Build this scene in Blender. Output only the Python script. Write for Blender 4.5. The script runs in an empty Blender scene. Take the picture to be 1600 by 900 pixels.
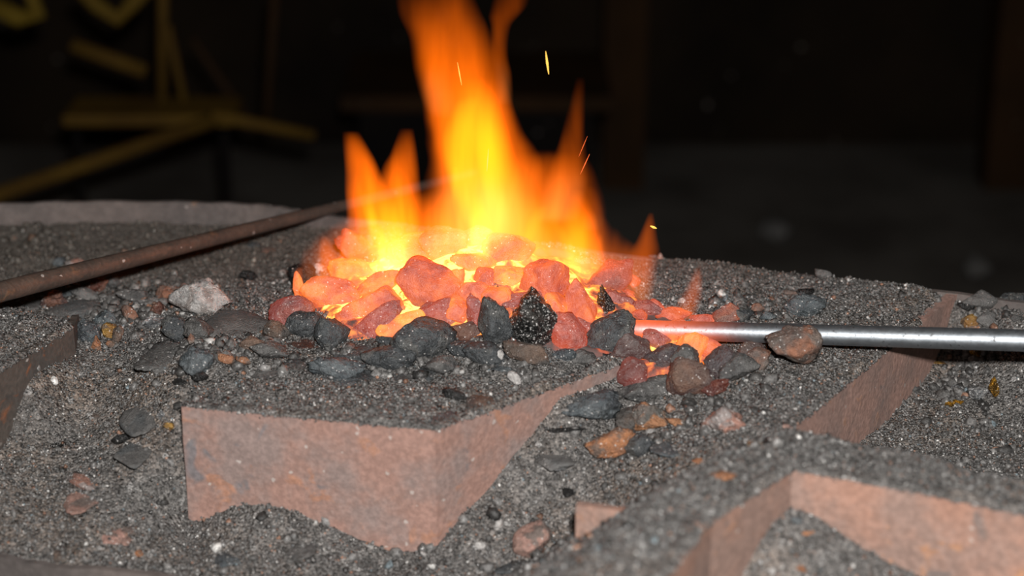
import bpy, bmesh, math, random
import numpy as np
from mathutils import Vector, Matrix

S = bpy.context.scene
COL = S.collection
rng = np.random.default_rng(7)
random.seed(7)

# ------------------------------------------------------------------ camera, world, flash, exposure
H = 0.54                      # lens height above the tops of the hearth plates
PITCH = math.radians(21.0)
LENS = 67.2
FPX = 1600 * LENS / 36.0
cam_d = bpy.data.cameras.new('camera'); cam = bpy.data.objects.new('camera', cam_d); COL.objects.link(cam)
cam.location = (0, 0, H); cam.rotation_euler = (math.radians(90) - PITCH, 0, 0)
cam_d.lens = LENS; cam_d.sensor_width = 36.0; cam_d.clip_start = 0.05; cam_d.clip_end = 50
cam_d.dof.use_dof = True; cam_d.dof.focus_distance = 1.41; cam_d.dof.aperture_fstop = 3.8
S.camera = cam

world = bpy.data.worlds.new('dim_workshop'); S.world = world; world.use_nodes = True
world.node_tree.nodes['Background'].inputs[0].default_value = (0.9, 0.55, 0.3, 1)
world.node_tree.nodes['Background'].inputs[1].default_value = 0.012

fl = bpy.data.lights.new('camera_flash', 'AREA'); fl.shape = 'RECTANGLE'; fl.size = 0.06; fl.size_y = 0.04
fl.energy = 31; fl.color = (1.0, 0.965, 0.93)
flo = bpy.data.objects.new('camera_flash', fl); COL.objects.link(flo)
flo.location = (0.05, -0.03, H + 0.13); flo.rotation_euler = (math.radians(90) - PITCH - math.radians(3), 0, 0)

S.view_settings.view_transform = 'Standard'; S.view_settings.look = 'None'
S.view_settings.exposure = 0.0; S.view_settings.gamma = 1.0; S.view_settings.use_curve_mapping = False
S.cycles.volume_step_rate = 0.35
S.cycles.volume_max_steps = 256
S.cycles.transparent_max_bounces = 32
S.cycles.sample_clamp_indirect = 3.0

# ------------------------------------------------------------------ projection helpers
cp, sp = math.cos(PITCH), math.sin(PITCH)
def ray(px, py):
    u = (px - 800.0) / FPX; v = (450.0 - py) / FPX
    return np.array([u, cp + v * sp, -sp + v * cp])
def at_z(px, py, z):
    d = ray(px, py); t = (z - H) / d[2]
    return np.array([0, 0, H]) + d * t
def at_y(px, py, y):
    d = ray(px, py); t = y / d[1]
    return np.array([0, 0, H]) + d * t
def depth(p):                          # along the view axis
    return p[1] * cp - (p[2] - H) * sp

# ------------------------------------------------------------------ vector noise
def _h(ix, iy, iz, seed):
    n = (ix.astype(np.int64) * 374761393 + iy.astype(np.int64) * 668265263 + iz.astype(np.int64) * 2147483647 + seed * 974634777)
    n = (n ^ (n >> 13)) * 1274126177
    n = n & 0x7fffffff
    n = (n ^ (n >> 16)) & 0xffff
    return n / 65535.0
def vnoise(p, seed=0):
    p = np.asarray(p, float); i = np.floor(p).astype(np.int64); f = p - i; f = f * f * (3 - 2 * f)
    r = 0
    for a in (0, 1):
        for b in (0, 1):
            for c in (0, 1):
                w = (f[:, 0] if a else 1 - f[:, 0]) * (f[:, 1] if b else 1 - f[:, 1]) * (f[:, 2] if c else 1 - f[:, 2])
                r = r + w * _h(i[:, 0] + a, i[:, 1] + b, i[:, 2] + c, seed)
    return r * 2 - 1
def fbm(p, oct=4, seed=0, gain=0.5):
    r = 0; a = 1.0; q = np.array(p, float)
    for k in range(oct):
        r = r + a * vnoise(q, seed + k * 17); q = q * 2.03 + 11.3; a *= gain
    return r

# ------------------------------------------------------------------ object helpers
def tag(o, label=None, cat=None, group=None, kind=None):
    if label: o['label'] = label
    if cat: o['category'] = cat
    if group: o['group'] = group
    if kind: o['kind'] = kind
    return o
def empty(name, loc=(0, 0, 0)):
    o = bpy.data.objects.new(name, None); COL.objects.link(o); o.location = loc; o.empty_display_size = 0.02
    return o
def mesh_obj(name, V, F, mat, parent=None, smooth=False, loc=None):
    me = bpy.data.meshes.new(name)
    V = np.asarray(V, float)
    off = np.zeros(3)
    if parent is not None: off = np.array(parent.location)
    elif loc is not None: off = np.array(loc)
    V = V - off
    F = np.asarray(F) if not isinstance(F, list) else F
    if isinstance(F, np.ndarray) and F.ndim == 2:
        n, k = F.shape
        me.vertices.add(len(V)); me.vertices.foreach_set('co', V.ravel())
        me.loops.add(n * k); me.loops.foreach_set('vertex_index', F.ravel().astype(np.int32))
        me.polygons.add(n); me.polygons.foreach_set('loop_start', np.arange(0, n * k, k, dtype=np.int32))
        me.polygons.foreach_set('loop_total', np.full(n, k, dtype=np.int32))
        me.update(calc_edges=True)
    else:
        me.from_pydata([tuple(v) for v in V], [], F); me.update()
    if smooth: me.polygons.foreach_set('use_smooth', np.ones(len(me.polygons), bool))
    if mat: me.materials.append(mat)
    o = bpy.data.objects.new(name, me); COL.objects.link(o)
    if parent is not None: o.parent = parent
    elif loc is not None: o.location = tuple(off)
    return o
def tube_geo(P, R, seg=20, caps=True, noise=0.0):
    P = np.asarray(P, float); n = len(P); R = np.broadcast_to(np.asarray(R, float), (n,)) if np.ndim(R) < 2 else R
    V = []; F = []
    up = np.array([0, 0, 1.0])
    for i in range(n):
        t = P[min(i + 1, n - 1)] - P[max(i - 1, 0)]; t = t / np.linalg.norm(t)
        a = np.cross(t, up) if abs(t[2]) < 0.95 else np.cross(t, [0, 1.0, 0]); a /= np.linalg.norm(a); b = np.cross(a, t)
        for k in range(seg):
            th = 2 * math.pi * k / seg
            r = R[i] * (1 + noise * (random.random() - .5))
            V.append(P[i] + r * (math.cos(th) * a + math.sin(th) * b))
    for i in range(n - 1):
        for k in range(seg):
            F.append((i * seg + k, i * seg + (k + 1) % seg, (i + 1) * seg + (k + 1) % seg, (i + 1) * seg + k))
    if caps: F.append(tuple(range(seg))[::-1]); F.append(tuple((n - 1) * seg + k for k in range(seg)))
    return V, F
def tube(name, P, R, mat, parent=None, seg=20, noise=0.0, loc=None):
    V, F = tube_geo(P, R, seg, True, noise)
    return mesh_obj(name, V, F, mat, parent, smooth=True, loc=loc)
def box_geo(c, s, div=1):
    x, y, z = [v / 2 for v in s]
    V = [(sx * x + c[0], sy * y + c[1], sz * z + c[2]) for sx in (-1, 1) for sy in (-1, 1) for sz in (-1, 1)]
    F = [(0, 1, 3, 2), (4, 6, 7, 5), (0, 4, 5, 1), (2, 3, 7, 6), (0, 2, 6, 4), (1, 5, 7, 3)]
    return V, F
def bevel(o, w, seg=2):
    m = o.modifiers.new('bevel', 'BEVEL'); m.width = w; m.segments = seg; m.limit_method = 'ANGLE'; return o

# ------------------------------------------------------------------ node helpers
class NT:
    def __init__(self, name):
        self.m = bpy.data.materials.new(name); self.m.use_nodes = True; self.t = self.m.node_tree
        self.t.nodes.clear(); self.out = self.t.nodes.new('ShaderNodeOutputMaterial')
    def n(self, typ, **kw):
        nd = self.t.nodes.new(typ)
        for k, v in kw.items(): setattr(nd, k, v)
        return nd
    def l(self, a, b): self.t.links.new(a, b)
    def inp(self, sock, v):
        if v is None: return
        if hasattr(v, 'node'): self.l(v, sock)
        else: sock.default_value = v
    def math(self, op, a, b=None, c=None, clamp=False):
        nd = self.n('ShaderNodeMath', operation=op, use_clamp=clamp)
        self.inp(nd.inputs[0], a); self.inp(nd.inputs[1], b)
        if c is not None: self.inp(nd.inputs[2], c)
        return nd.outputs[0]
    def vmath(self, op, a, b=None, scale=None):
        nd = self.n('ShaderNodeVectorMath', operation=op)
        self.inp(nd.inputs[0], a); self.inp(nd.inputs[1], b)
        if scale is not None: self.inp(nd.inputs['Scale'], scale)
        return nd.outputs['Vector']
    def mix(self, f, a, b, typ='MIX'):
        nd = self.n('ShaderNodeMix', data_type='RGBA', blend_type=typ)
        self.inp(nd.inputs[0], f); self.inp(nd.inputs[6], a); self.inp(nd.inputs[7], b)
        return nd.outputs[2]
    def noise(self, vec, scale, detail=4, rough=0.55, dist=0.0):
        nd = self.n('ShaderNodeTexNoise'); self.inp(nd.inputs['Vector'], vec)
        nd.inputs['Scale'].default_value = scale; nd.inputs['Detail'].default_value = detail
        nd.inputs['Roughness'].default_value = rough; nd.inputs['Distortion'].default_value = dist
        return nd.outputs['Fac']
    def step(self, v, a, b):
        nd = self.n('ShaderNodeMapRange', interpolation_type='SMOOTHSTEP')
        self.inp(nd.inputs[0], v); nd.inputs[1].default_value = a; nd.inputs[2].default_value = b
        return nd.outputs[0]
    def voro(self, vec, scale):
        nd = self.n('ShaderNodeTexVoronoi'); self.inp(nd.inputs['Vector'], vec); nd.inputs['Scale'].default_value = scale
        return nd
def c4(c): return (c[0], c[1], c[2], 1.0)

def facet_normal(b, co, scale, amount, bump_h=None, bump_s=0.3, bump_d=0.001):
    """normals tilted per tiny cell: crushed mineral facets that glint"""
    if bump_h is not None:
        bp = b.n('ShaderNodeBump'); bp.inputs['Strength'].default_value = bump_s; bp.inputs['Distance'].default_value = bump_d
        b.l(bump_h, bp.inputs['Height']); nrm = bp.outputs[0]
    else:
        nrm = b.n('ShaderNodeNewGeometry').outputs['Normal']
    if amount <= 0: return nrm
    v = b.voro(co, scale)
    off = b.vmath('SUBTRACT', v.outputs['Color'], (0.5, 0.5, 0.5))
    off = b.vmath('SCALE', off, scale=amount)
    return b.vmath('NORMALIZE', b.vmath('ADD', nrm, off))

def mat_rock(name, c1, c2, c3, patch=0.5, pscale=60.0, rough=0.6, glint=0.5, white=0.03, metallic=0.0):
    b = NT(name); tc = b.n('ShaderNodeTexCoord').outputs['Object']
    inf = b.n('ShaderNodeObjectInfo')
    co = b.vmath('ADD', tc, b.vmath('SCALE', (3.1, 7.7, 1.9), scale=b.math('MULTIPLY', inf.outputs['Random'], 9.0)))
    n1 = b.noise(co, pscale, 5, 0.6); n2 = b.noise(co, pscale * 4.5, 4, 0.65); n3 = b.noise(co, pscale * 0.8, 3, 0.5, 0.6)
    col = b.mix(b.step(n1, 0.35, 0.65), c4(c1), c4(c2))
    col = b.mix(b.math('MULTIPLY', b.step(n3, 0.62 - 0.25 * patch, 0.72 - 0.25 * patch), 0.85), col, c4(c3))
    col = b.mix(b.step(n2, 0.3, 0.75), b.mix(1.0, col, (0.55, 0.55, 0.55, 1), 'MULTIPLY'), col)
    v = b.voro(co, 1150)
    sep = b.n('ShaderNodeSeparateColor'); b.l(v.outputs['Color'], sep.inputs[0])
    ws = b.math('MULTIPLY', b.step(sep.outputs[0], 1 - white * .5, 1 - white * 0.3), .8)
    col = b.mix(ws, col, (0.62, 0.6, 0.58, 1))
    pr = b.n('ShaderNodeBsdfPrincipled')
    b.l(col, pr.inputs['Base Color']); pr.inputs['Metallic'].default_value = metallic
    rr = b.math('MULTIPLY_ADD', sep.outputs[1], 0.35, rough - 0.25)
    b.l(rr, pr.inputs['Roughness'])
    hgt = b.math('ADD', b.math('MULTIPLY', n2, 0.6), b.noise(co, 900, 2))
    b.l(facet_normal(b, co, 620, glint, hgt, 0.8, 0.0022), pr.inputs['Normal'])
    # glow of the coal itself, set per object (object colour alpha = heat)
    oc = b.n('ShaderNodeObjectInfo'); heat = oc.outputs['Alpha']
    patchy = b.math('MULTIPLY_ADD', b.noise(co, 45, 3, 0.6, 0.5), 2.2, -0.45, clamp=True)
    patchy = b.math('MULTIPLY_ADD', patchy, 0.85, 0.15)
    e = b.math('MULTIPLY', heat, patchy)
    ecol = b.mix(b.step(e, 0.05, 1.1), (1.0, 0.06, 0.01, 1), (1.0, 0.27, 0.025, 1))
    b.l(ecol, pr.inputs['Emission Color']); b.l(b.math('MULTIPLY', e, 1.45), pr.inputs['Emission Strength'])
    b.l(pr.outputs[0], b.out.inputs[0])
    return b.m

ROCK = {
    'hot':   mat_rock('ashy_glowing_coal', (.30, .17, .15), (.22, .14, .13), (.16, .10, .10), .5, 55, .7, .35, .02),
    'warm':  mat_rock('ashy_warm_coal', (.24, .17, .165), (.17, .135, .14), (.30, .19, .17), .5, 55, .6, .5, .05),
    'dark':  mat_rock('dark_coal', (.055, .061, .066), (.095, .104, .11), (.13, .13, .125), .45, 60, .62, .55, .03),
    'char':  mat_rock('glittering_char', (.018, .018, .018), (.035, .034, .032), (.07, .065, .06), .4, 90, .34, 1.2, .24),  # sparkles are partly painted, as white specks in the base colour
    'grey':  mat_rock('grey_clinker', (.11, .11, .108), (.16, .155, .15), (.09, .09, .09), .5, 45, .65, .4, .03),
    'slab':  mat_rock('smooth_grey_slate', (.15, .147, .143), (.19, .185, .18), (.14, .15, .155), .4, 30, .75, .2, .01),
    'blue':  mat_rock('blue_grey_clinker', (.09, .11, .122), (.155, .175, .185), (.075, .085, .095), .5, 60, .55, .5, .05),
    'brown': mat_rock('brown_clinker', (.20, .13, .095), (.13, .105, .09), (.10, .095, .09), .55, 50, .7, .35, .03),
    'brick': mat_rock('orange_brick_clinker', (.36, .16, .095), (.16, .125, .11), (.20, .17, .15), .55, 55, .75, .3, .03),
    'orange': mat_rock('orange_clinker', (.50, .22, .10), (.38, .18, .10), (.17, .14, .12), .55, 80, .7, .3, .04),
    'mixed': mat_rock('mottled_orange_grey_clinker', (.20, .17, .15), (.13, .13, .12), (.48, .22, .10), .6, 70, .65, .4, .05),
    'white': mat_rock('white_ash', (.60, .58, .56), (.45, .43, .42), (.28, .24, .22), .25, 70, .8, .25, .05),
    'pinkwhite': mat_rock('pinkish_white_ash', (.42, .35, .33), (.30, .27, .26), (.45, .22, .16), .5, 90, .7, .4, .12),
    'pink':  mat_rock('pink_clay', (.48, .28, .23), (.36, .23, .19), (.18, .155, .14), .5, 70, .8, .2, .04),
    'ochre': mat_rock('ochre_clinker', (.42, .24, .06), (.30, .15, .05), (.14, .10, .07), .5, 90, .5, .5, .05),
    'gold':  mat_rock('golden_scale', (.75, .38, .04), (.5, .25, .03), (.12, .07, .02), .5, 160, .3, .9, .08, .6),
    'silver': mat_rock('silvery_scale', (.35, .36, .37), (.18, .19, .2), (.6, .6, .6), .5, 160, .3, .9, .15, .5),
    'redbrown': mat_rock('red_brown_clinker', (.13, .05, .035), (.08, .05, .045), (.2, .1, .07), .5, 90, .45, .5, .04),
    'black': mat_rock('black_coal_chip', (.012, .012, .012), (.02, .02, .02), (.03, .03, .03), .4, 80, .4, .3, .01),
}

def mat_steel(name, cols, pscale=22, rough=0.75, metallic=0.0, bump=0.4, white=0.004, streak=(1, 1, 1), pos=True):
    """scaly rusted plate: base rust with patches of other colours"""
    b = NT(name); co = b.n('ShaderNodeNewGeometry').outputs['Position'] if pos else b.n('ShaderNodeTexCoord').outputs['Object']
    co = b.vmath('MULTIPLY', co, streak)
    n1 = b.noise(co, pscale, 6, 0.6); n2 = b.noise(co, pscale * 2.1, 4, 0.6, 0.4)
    n3 = b.noise(co, pscale * 1.4, 3, 0.5, 0.8); n4 = b.noise(co, pscale * 12, 4, 0.6)
    col = b.mix(b.step(n1, 0.38, 0.62), c4(cols[0]), c4(cols[1]))
    col = b.mix(b.step(n2, 0.60, 0.70), col, c4(cols[2]))
    if len(cols) > 3:
        col = b.mix(b.math('MULTIPLY', b.step(n3, 0.64, 0.72), 0.8), col, c4(cols[3]))
    col = b.mix(b.step(n4, 0.35, 0.7), b.mix(1.0, col, (0.72, 0.72, 0.72, 1), 'MULTIPLY'), col)
    v = b.voro(co, 420); sep = b.n('ShaderNodeSeparateColor'); b.l(v.outputs['Color'], sep.inputs[0])
    col = b.mix(b.math('MULTIPLY', b.step(sep.outputs[0], 1 - white, 1 - white * .5), 0.6), col, (0.5, 0.46, 0.43, 1))
    pr = b.n('ShaderNodeBsdfPrincipled'); b.l(col, pr.inputs['Base Color'])
    pr.inputs['Roughness'].default_value = rough; pr.inputs['Metallic'].default_value = metallic
    bp = b.n('ShaderNodeBump'); bp.inputs['Strength'].default_value = bump; bp.inputs['Distance'].default_value = 0.0015
    b.l(b.math('ADD', n4, b.math('MULTIPLY', n2, 2.0)), bp.inputs['Height']); b.l(bp.outputs[0], pr.inputs['Normal'])
    b.l(pr.outputs[0], b.out.inputs[0]); return b.m
RUST = mat_steel('pale_rusted_plate', [(.36, .215, .175), (.29, .215, .195), (.42, .22, .15), (.17, .175, .19)])
RUST2 = mat_steel('rusted_plate', [(.42, .26, .215), (.33, .225, .195), (.48, .27, .19), (.25, .2, .19)], 26)
RUST3 = mat_steel('orange_rusted_plate', [(.40, .225, .165), (.30, .20, .165), (.46, .24, .14), (.18, .15, .14)], 20)
DARKRUST = mat_steel('dark_rusted_steel', [(.105, .088, .076), (.085, .078, .072), (.24, .10, .05), (.05, .05, .05)], 20, 0.6)
RIMM = mat_steel('grey_steel_rim', [(.15, .125, .115), (.115, .10, .095), (.24, .14, .09)], 10, 0.7)
POKER = mat_steel('brown_poker_steel', [(.10, .07, .055), (.07, .055, .046), (.14, .08, .05)], 25, 0.5)

# ------------------------------------------------------------------ terrain
def tps_fit(pts, reg=2e-5):
    P = np.array([at_z(*p)[:3] for p in pts]); xy = P[:, :2]; z = P[:, 2]; n = len(z)
    d = np.linalg.norm(xy[:, None] - xy[None], axis=2); K = np.where(d > 0, d * d * np.log(d + 1e-12), 0)
    A = np.zeros((n + 3, n + 3)); A[:n, :n] = K + reg * np.eye(n); A[:n, n] = 1; A[:n, n + 1:] = xy; A[n:, :n] = A[:n, n:].T
    w = np.linalg.solve(A, np.concatenate([z, [0, 0, 0]]))
    def f(x, y):
        r = w[n] + w[n + 1] * x + w[n + 2] * y
        for i in range(n):
            dd = (x - xy[i, 0]) ** 2 + (y - xy[i, 1]) ** 2 + 1e-14
            r = r + w[i] * 0.5 * dd * np.log(dd)
        return r
    return f
def poly(pts, z): return [at_z(a, b, z)[:2] for a, b in pts]
def inside(x, y, P):
    r = np.zeros(x.shape, bool); j = len(P) - 1
    for i in range(len(P)):
        xi, yi = P[i]; xj, yj = P[j]
        c = ((yi > y) != (yj > y)) & (x < (xj - xi) * (y - yi) / (yj - yi + 1e-15) + xi)
        r ^= c; j = i
    return r
def dist_poly(x, y, P, closed=True):
    best = np.full(x.shape, 1e9); n = len(P)
    for i in range(n if closed else n - 1):
        a = np.array(P[i]); b = np.array(P[(i + 1) % n]); ab = b - a
        t = np.clip(((x - a[0]) * ab[0] + (y - a[1]) * ab[1]) / (ab @ ab), 0, 1)
        best = np.minimum(best, np.hypot(x - a[0] - t * ab[0], y - a[1] - t * ab[1]))
    return best

ZR = 0.02
def plate_z(px, py, ta, tb):
    """height at which the pixel ray meets the upright plane through two plate-top points"""
    a = at_z(*ta); c = at_z(*tb); t = c - a; nn = np.array([-t[1], t[0], 0]); d = ray(px, py); o = np.array([0, 0, H])
    k = nn @ (a - o) / (nn @ d); return (o + k * d)[2]
F1L = ((283, 635, 0), (680, 672, 0)); F2L = ((680, 672, 0), (975, 567, 0)); RL = ((1240, 668, 0), (1496, 460, 0)); LL = ((0, 581, .008), (115, 511, .008))
GL = ((1042, 900, ZR), (1238, 735, ZR)); GR = ((1238, 735, ZR), (1600, 804, ZR))
def on(pl, pts): return [(a, c, plate_z(a, c - 3, *pl)) for a, c in pts]
A_PTS = [(-250, 360, -.02), (50, 375, -.02), (300, 372, -.02), (470, 372, -.014), (-250, 450, -.02), (0, 440, -.02), (250, 430, -.018),
         (430, 425, -.012), (1100, 440, .0), (1250, 470, .0), (1380, 480, 0), (1480, 470, -.004),
         (560, 560, .002), (480, 530, .003), (420, 500, .004), (700, 565, .002), (900, 565, .0), (250, 520, -.004), (350, 600, -.004), (230, 580, -.01), (160, 560, -.015), (140, 500, -.012), (60, 480, -.015),
         (600, 450, .018), (700, 420, .03), (800, 425, .032), (900, 440, .022), (980, 480, .008), (1050, 520, .0), (850, 505, .014), (700, 500, .014), (600, 500, .012), (560, 400, .012), (700, 375, .02), (850, 385, .016), (510, 440, .008),
         (1100, 570, 0), (1200, 580, 0), (1380, 540, 0), (1250, 640, 0), (1150, 630, -.004), (1050, 620, -.012), (980, 640, -.022),
         # slope in front of the box
         (700, 600, -.004), (450, 600, -.006), (270, 640, -.02), (200, 650, -.032), (100, 650, -.038),  (-100, 760, -.05), (-250, 600, -.04),
         (100, 760, -.062), (240, 760, -.06), (0, 870, -.078), (150, 890, -.08), 
         (960, 610, -.012), (930, 700, -.035), (1010, 720, -.035), (850, 790, -.065), (900, 880, -.085), (1000, 780, -.045), (700, 895, -.092), (500, 895, -.092), (300, 895, -.09), (1100, 660, -.012), (1080, 720, -.02), (500, 1000, -.095), (100, 1000, -.09), (900, 1000, -.09), (-250, 900, -.08)]
A_PTS += [(620, 353, .001), (700, 364, .002), (820, 381, .002), (945, 399, .003), (1120, 419, .003), (1290, 438, .003), (1380, 449, .003), (1440, 456, .003)]
A_PTS += on(F1L, [(300, 806), (335, 797), (390, 783), (440, 790), (500, 815), (560, 838), (615, 856), (672, 852)]) + on(F2L, [(690, 842), (740, 782), (800, 712), (845, 655), (878, 622)]) + on(LL, [(118, 560), (85, 575), (50, 600), (15, 690)])
D_PTS = on(RL, [(1355, 690), (1400, 648), (1437, 612), (1462, 575)]) + [(1502, 517, -.024), (1503, 482, -.008), (1560, 487, -.008), (1600, 492, -.008), (1700, 505, -.008), (1600, 522, -.024), (1750, 545, -.026), (1500, 560, -.043), (1600, 560, -.05), (1500, 640, -.055), (1600, 650, -.055), (1600, 720, -.06), (1850, 600, -.055), (1420, 700, -.06)]
G_PTS = on(GL, [(1232, 803), (1205, 835), (1180, 900)]) + on(GR, [(1245, 803), (1285, 825), (1340, 862), (1388, 886), (1480, 930)]) + [ (1300, 905, -.034), (1500, 960, -.065), (1100, 1000, -.06), (1400, 1050, -.07)]
fA, fD, fG = tps_fit(A_PTS), tps_fit(D_PTS), tps_fit(G_PTS)
def back_off(P, d):
    P = [np.array(p) for p in P]; out = []
    for i in range(len(P)):
        t = P[min(i + 1, len(P) - 1)] - P[max(i - 1, 0)]; nn = np.array([-t[1], t[0]]); nn /= np.linalg.norm(nn); out.append(P[i] + nn * d)
    return out
B_POLY = back_off(poly([(285, 635), (680, 672), (975, 567)], 0), .0043) + poly([(965, 540), (320, 540)], 0)
E_POLY = back_off(poly([(-260, 748), (0, 581), (115, 511)], .008), .0043) + poly([(60, 488), (0, 470), (-260, 400)], .008)
R_LINE = back_off(poly([(1240, 668), (1385, 548), (1496, 460)], 0), .0042)
D_POLY = R_LINE + poly([(1700, 470), (2300, 700), (1700, 800), (1240, 700)], 0)
RIDGE_O = poly([(700, 1040), (800, 955), (897, 872), (976, 803), (1051, 748), (1150, 684), (1235, 664), (1420, 700), (1600, 742), (1900, 812)], ZR)
RIDGE_I = back_off(poly([(900, 1064), (1042, 900), (1112, 814), (1238, 735), (1420, 767), (1600, 804), (1900, 870)], ZR), .0043)[::-1]
RIDGE = RIDGE_O + RIDGE_I
INNER = RIDGE_I + poly([(900, 1500), (2200, 1500)], ZR)
def terrain(x, y, detail=True):
    x = np.atleast_1d(np.asarray(x, float)); y = np.atleast_1d(np.asarray(y, float))
    h = np.clip(fA(x, y), -.1, .05)
    ind = inside(x, y, D_POLY)
    h = np.where(ind, np.clip(fD(x, y), -.075, -.003), h)
    h = np.where(inside(x, y, B_POLY), np.maximum(h, -.0015), h)
    dE = dist_poly(x, y, E_POLY); inE = inside(x, y, E_POLY)
    # the left shelf slopes off on its far side
    eh = .006 + np.minimum(dE, .03) * .15
    h = np.where(inE, np.maximum(h, eh), h)
    inn = inside(x, y, INNER)
    inr = inside(x, y, RIDGE)
    dr = dist_poly(x, y, RIDGE_O, False)
    rh = ZR - .004 + np.minimum(dr, .02) * .12
    out_h = ZR - .004 - dr * .85
    h = np.where(inn, np.clip(fG(x, y), -.09, .004), np.where(inr, rh, np.maximum(h, out_h)))
    if detail:
        p = np.stack([x, y, h * 0.5], 1)
        h = h + fbm(p * 28, 3, 3) * .0026 + fbm(p * 150, 3, 9) * .0011
    return h
def tz(x, y): return float(terrain([x], [y], False)[0])
def on_ground(px, py, lift=0.0):
    d = ray(px, py); t = np.arange(0.85, 2.2, 0.002)
    X = d[0] * t; Y = d[1] * t; Z = H + d[2] * t
    g = terrain(X, Y, False) + lift
    k = np.argmax(Z <= g)
    if not (Z <= g).any(): k = np.argmin(np.abs(Z - g))
    return np.array([X[k], Y[k], Z[k]])

# ---------- the tray of the forge
LIP = [(-420, 372), (-200, 332), (0, 320), (130, 316), (300, 317), (400, 321), (450, 327), (500, 336), (700, 362), (945, 396), (1290, 436), (1600, 473), (1900, 512)]
lip_w = [at_z(a, b, .0)[:2] for a, b in LIP]
fr = [at_z(a, b, -.07)[:2] for a, b in [(1000, 1330), (680, 1130), (480, 985), (270, 903), (90, 884), (0, 868), (-150, 835)]]
TRAY = lip_w + [np.array([.78, 1.0]), np.array([.60, .76])] + fr + [np.array([-.62, 1.06]), np.array([-.72, 1.35])]
NB = len(lip_w)
forge = tag(empty('forge_hearth', (0, 1.3, -.12)), 'wide shallow steel forge hearth tray with raised grey rim holding the coal', 'hearth')
def lip_z(i):
    return 0.0 if i < NB else (-.03 if i < NB + 2 or i >= len(TRAY) - 2 else -.068)
# smooth the outline
def resample(P, Z, n=6):
    out = []; m = len(P)
    for i in range(m):
        p0, p1, p2, p3 = [np.append(P[(i + k) % m], Z[(i + k) % m]) for k in (-1, 0, 1, 2)]
        for j in range(n):
            t = j / n
            out.append(0.5 * ((2 * p1) + (-p0 + p2) * t + (2 * p0 - 5 * p1 + 4 * p2 - p3) * t * t + (-p0 + 3 * p1 - 3 * p2 + p3) * t ** 3))
    return np.array(out)
OUT = resample(TRAY, [lip_z(i) for i in range(len(TRAY))])
cen = OUT[:, :2].mean(0)
nrm = []
for i in range(len(OUT)):
    t = OUT[(i + 1) % len(OUT), :2] - OUT[i - 1, :2]; nn = np.array([-t[1], t[0]]); nn /= np.linalg.norm(nn)
    if nn @ (OUT[i, :2] - cen) < 0: nn = -nn
    nrm.append(nn)
nrm = np.array(nrm)
n = len(OUT); V = []; F = []
for i in range(n):
    z = OUT[i, 2] + .0006 * math.sin(i * 1.7); x, y = OUT[i, :2]; ox, oy = OUT[i, :2] + nrm[i] * .005
    V += [(x, y, -.118), (x, y, z), (ox, oy, z), (ox, oy, -.118)]
for i in range(n):
    j = (i + 1) % n
    for k in range(4): F.append((i * 4 + k, j * 4 + k, j * 4 + (k + 1) % 4, i * 4 + (k + 1) % 4))
mesh_obj('rim', V, F, RIMM, forge)
V = [(p[0], p[1], -.118) for p in OUT[:, :2] + nrm * .005] + [(p[0], p[1], -.124) for p in OUT[:, :2] + nrm * .005]
F = [tuple(range(n)), tuple(range(n, 2 * n))[::-1]] + [(i, n + i, n + (i + 1) % n, (i + 1) % n) for i in range(n)]
mesh_obj('tray_floor', V, F, RIMM, forge)
for (lx, ly) in ((-.5, 1.15), (.5, 1.1), (-.45, 1.55), (.42, 1.45)):
    V, F = box_geo((lx, ly, -.435), (.05, .05, .62)); bevel(mesh_obj('leg', V, F, RIMM, forge), .003)

# ---------- coal fines bed
TR2 = [tuple(p) for p in OUT[:, :2]]
gx = np.arange(-.74, .80, .0024); gy = np.arange(.76, 1.86, .0024)
GX, GY = np.meshgrid(gx, gy); X = GX.ravel(); Y = GY.ravel()
keep = inside(X, Y, TR2)
Zt = np.zeros_like(X); Zt[keep] = terrain(X[keep], Y[keep])
idx = np.arange(len(X)).reshape(GX.shape)
q = np.stack([idx[:-1, :-1], idx[:-1, 1:], idx[1:, 1:], idx[1:, :-1]], -1).reshape(-1, 4)
q = q[keep[q].all(1)]
used = np.unique(q); remap = np.full(len(X), -1); remap[used] = np.arange(len(used))

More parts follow.
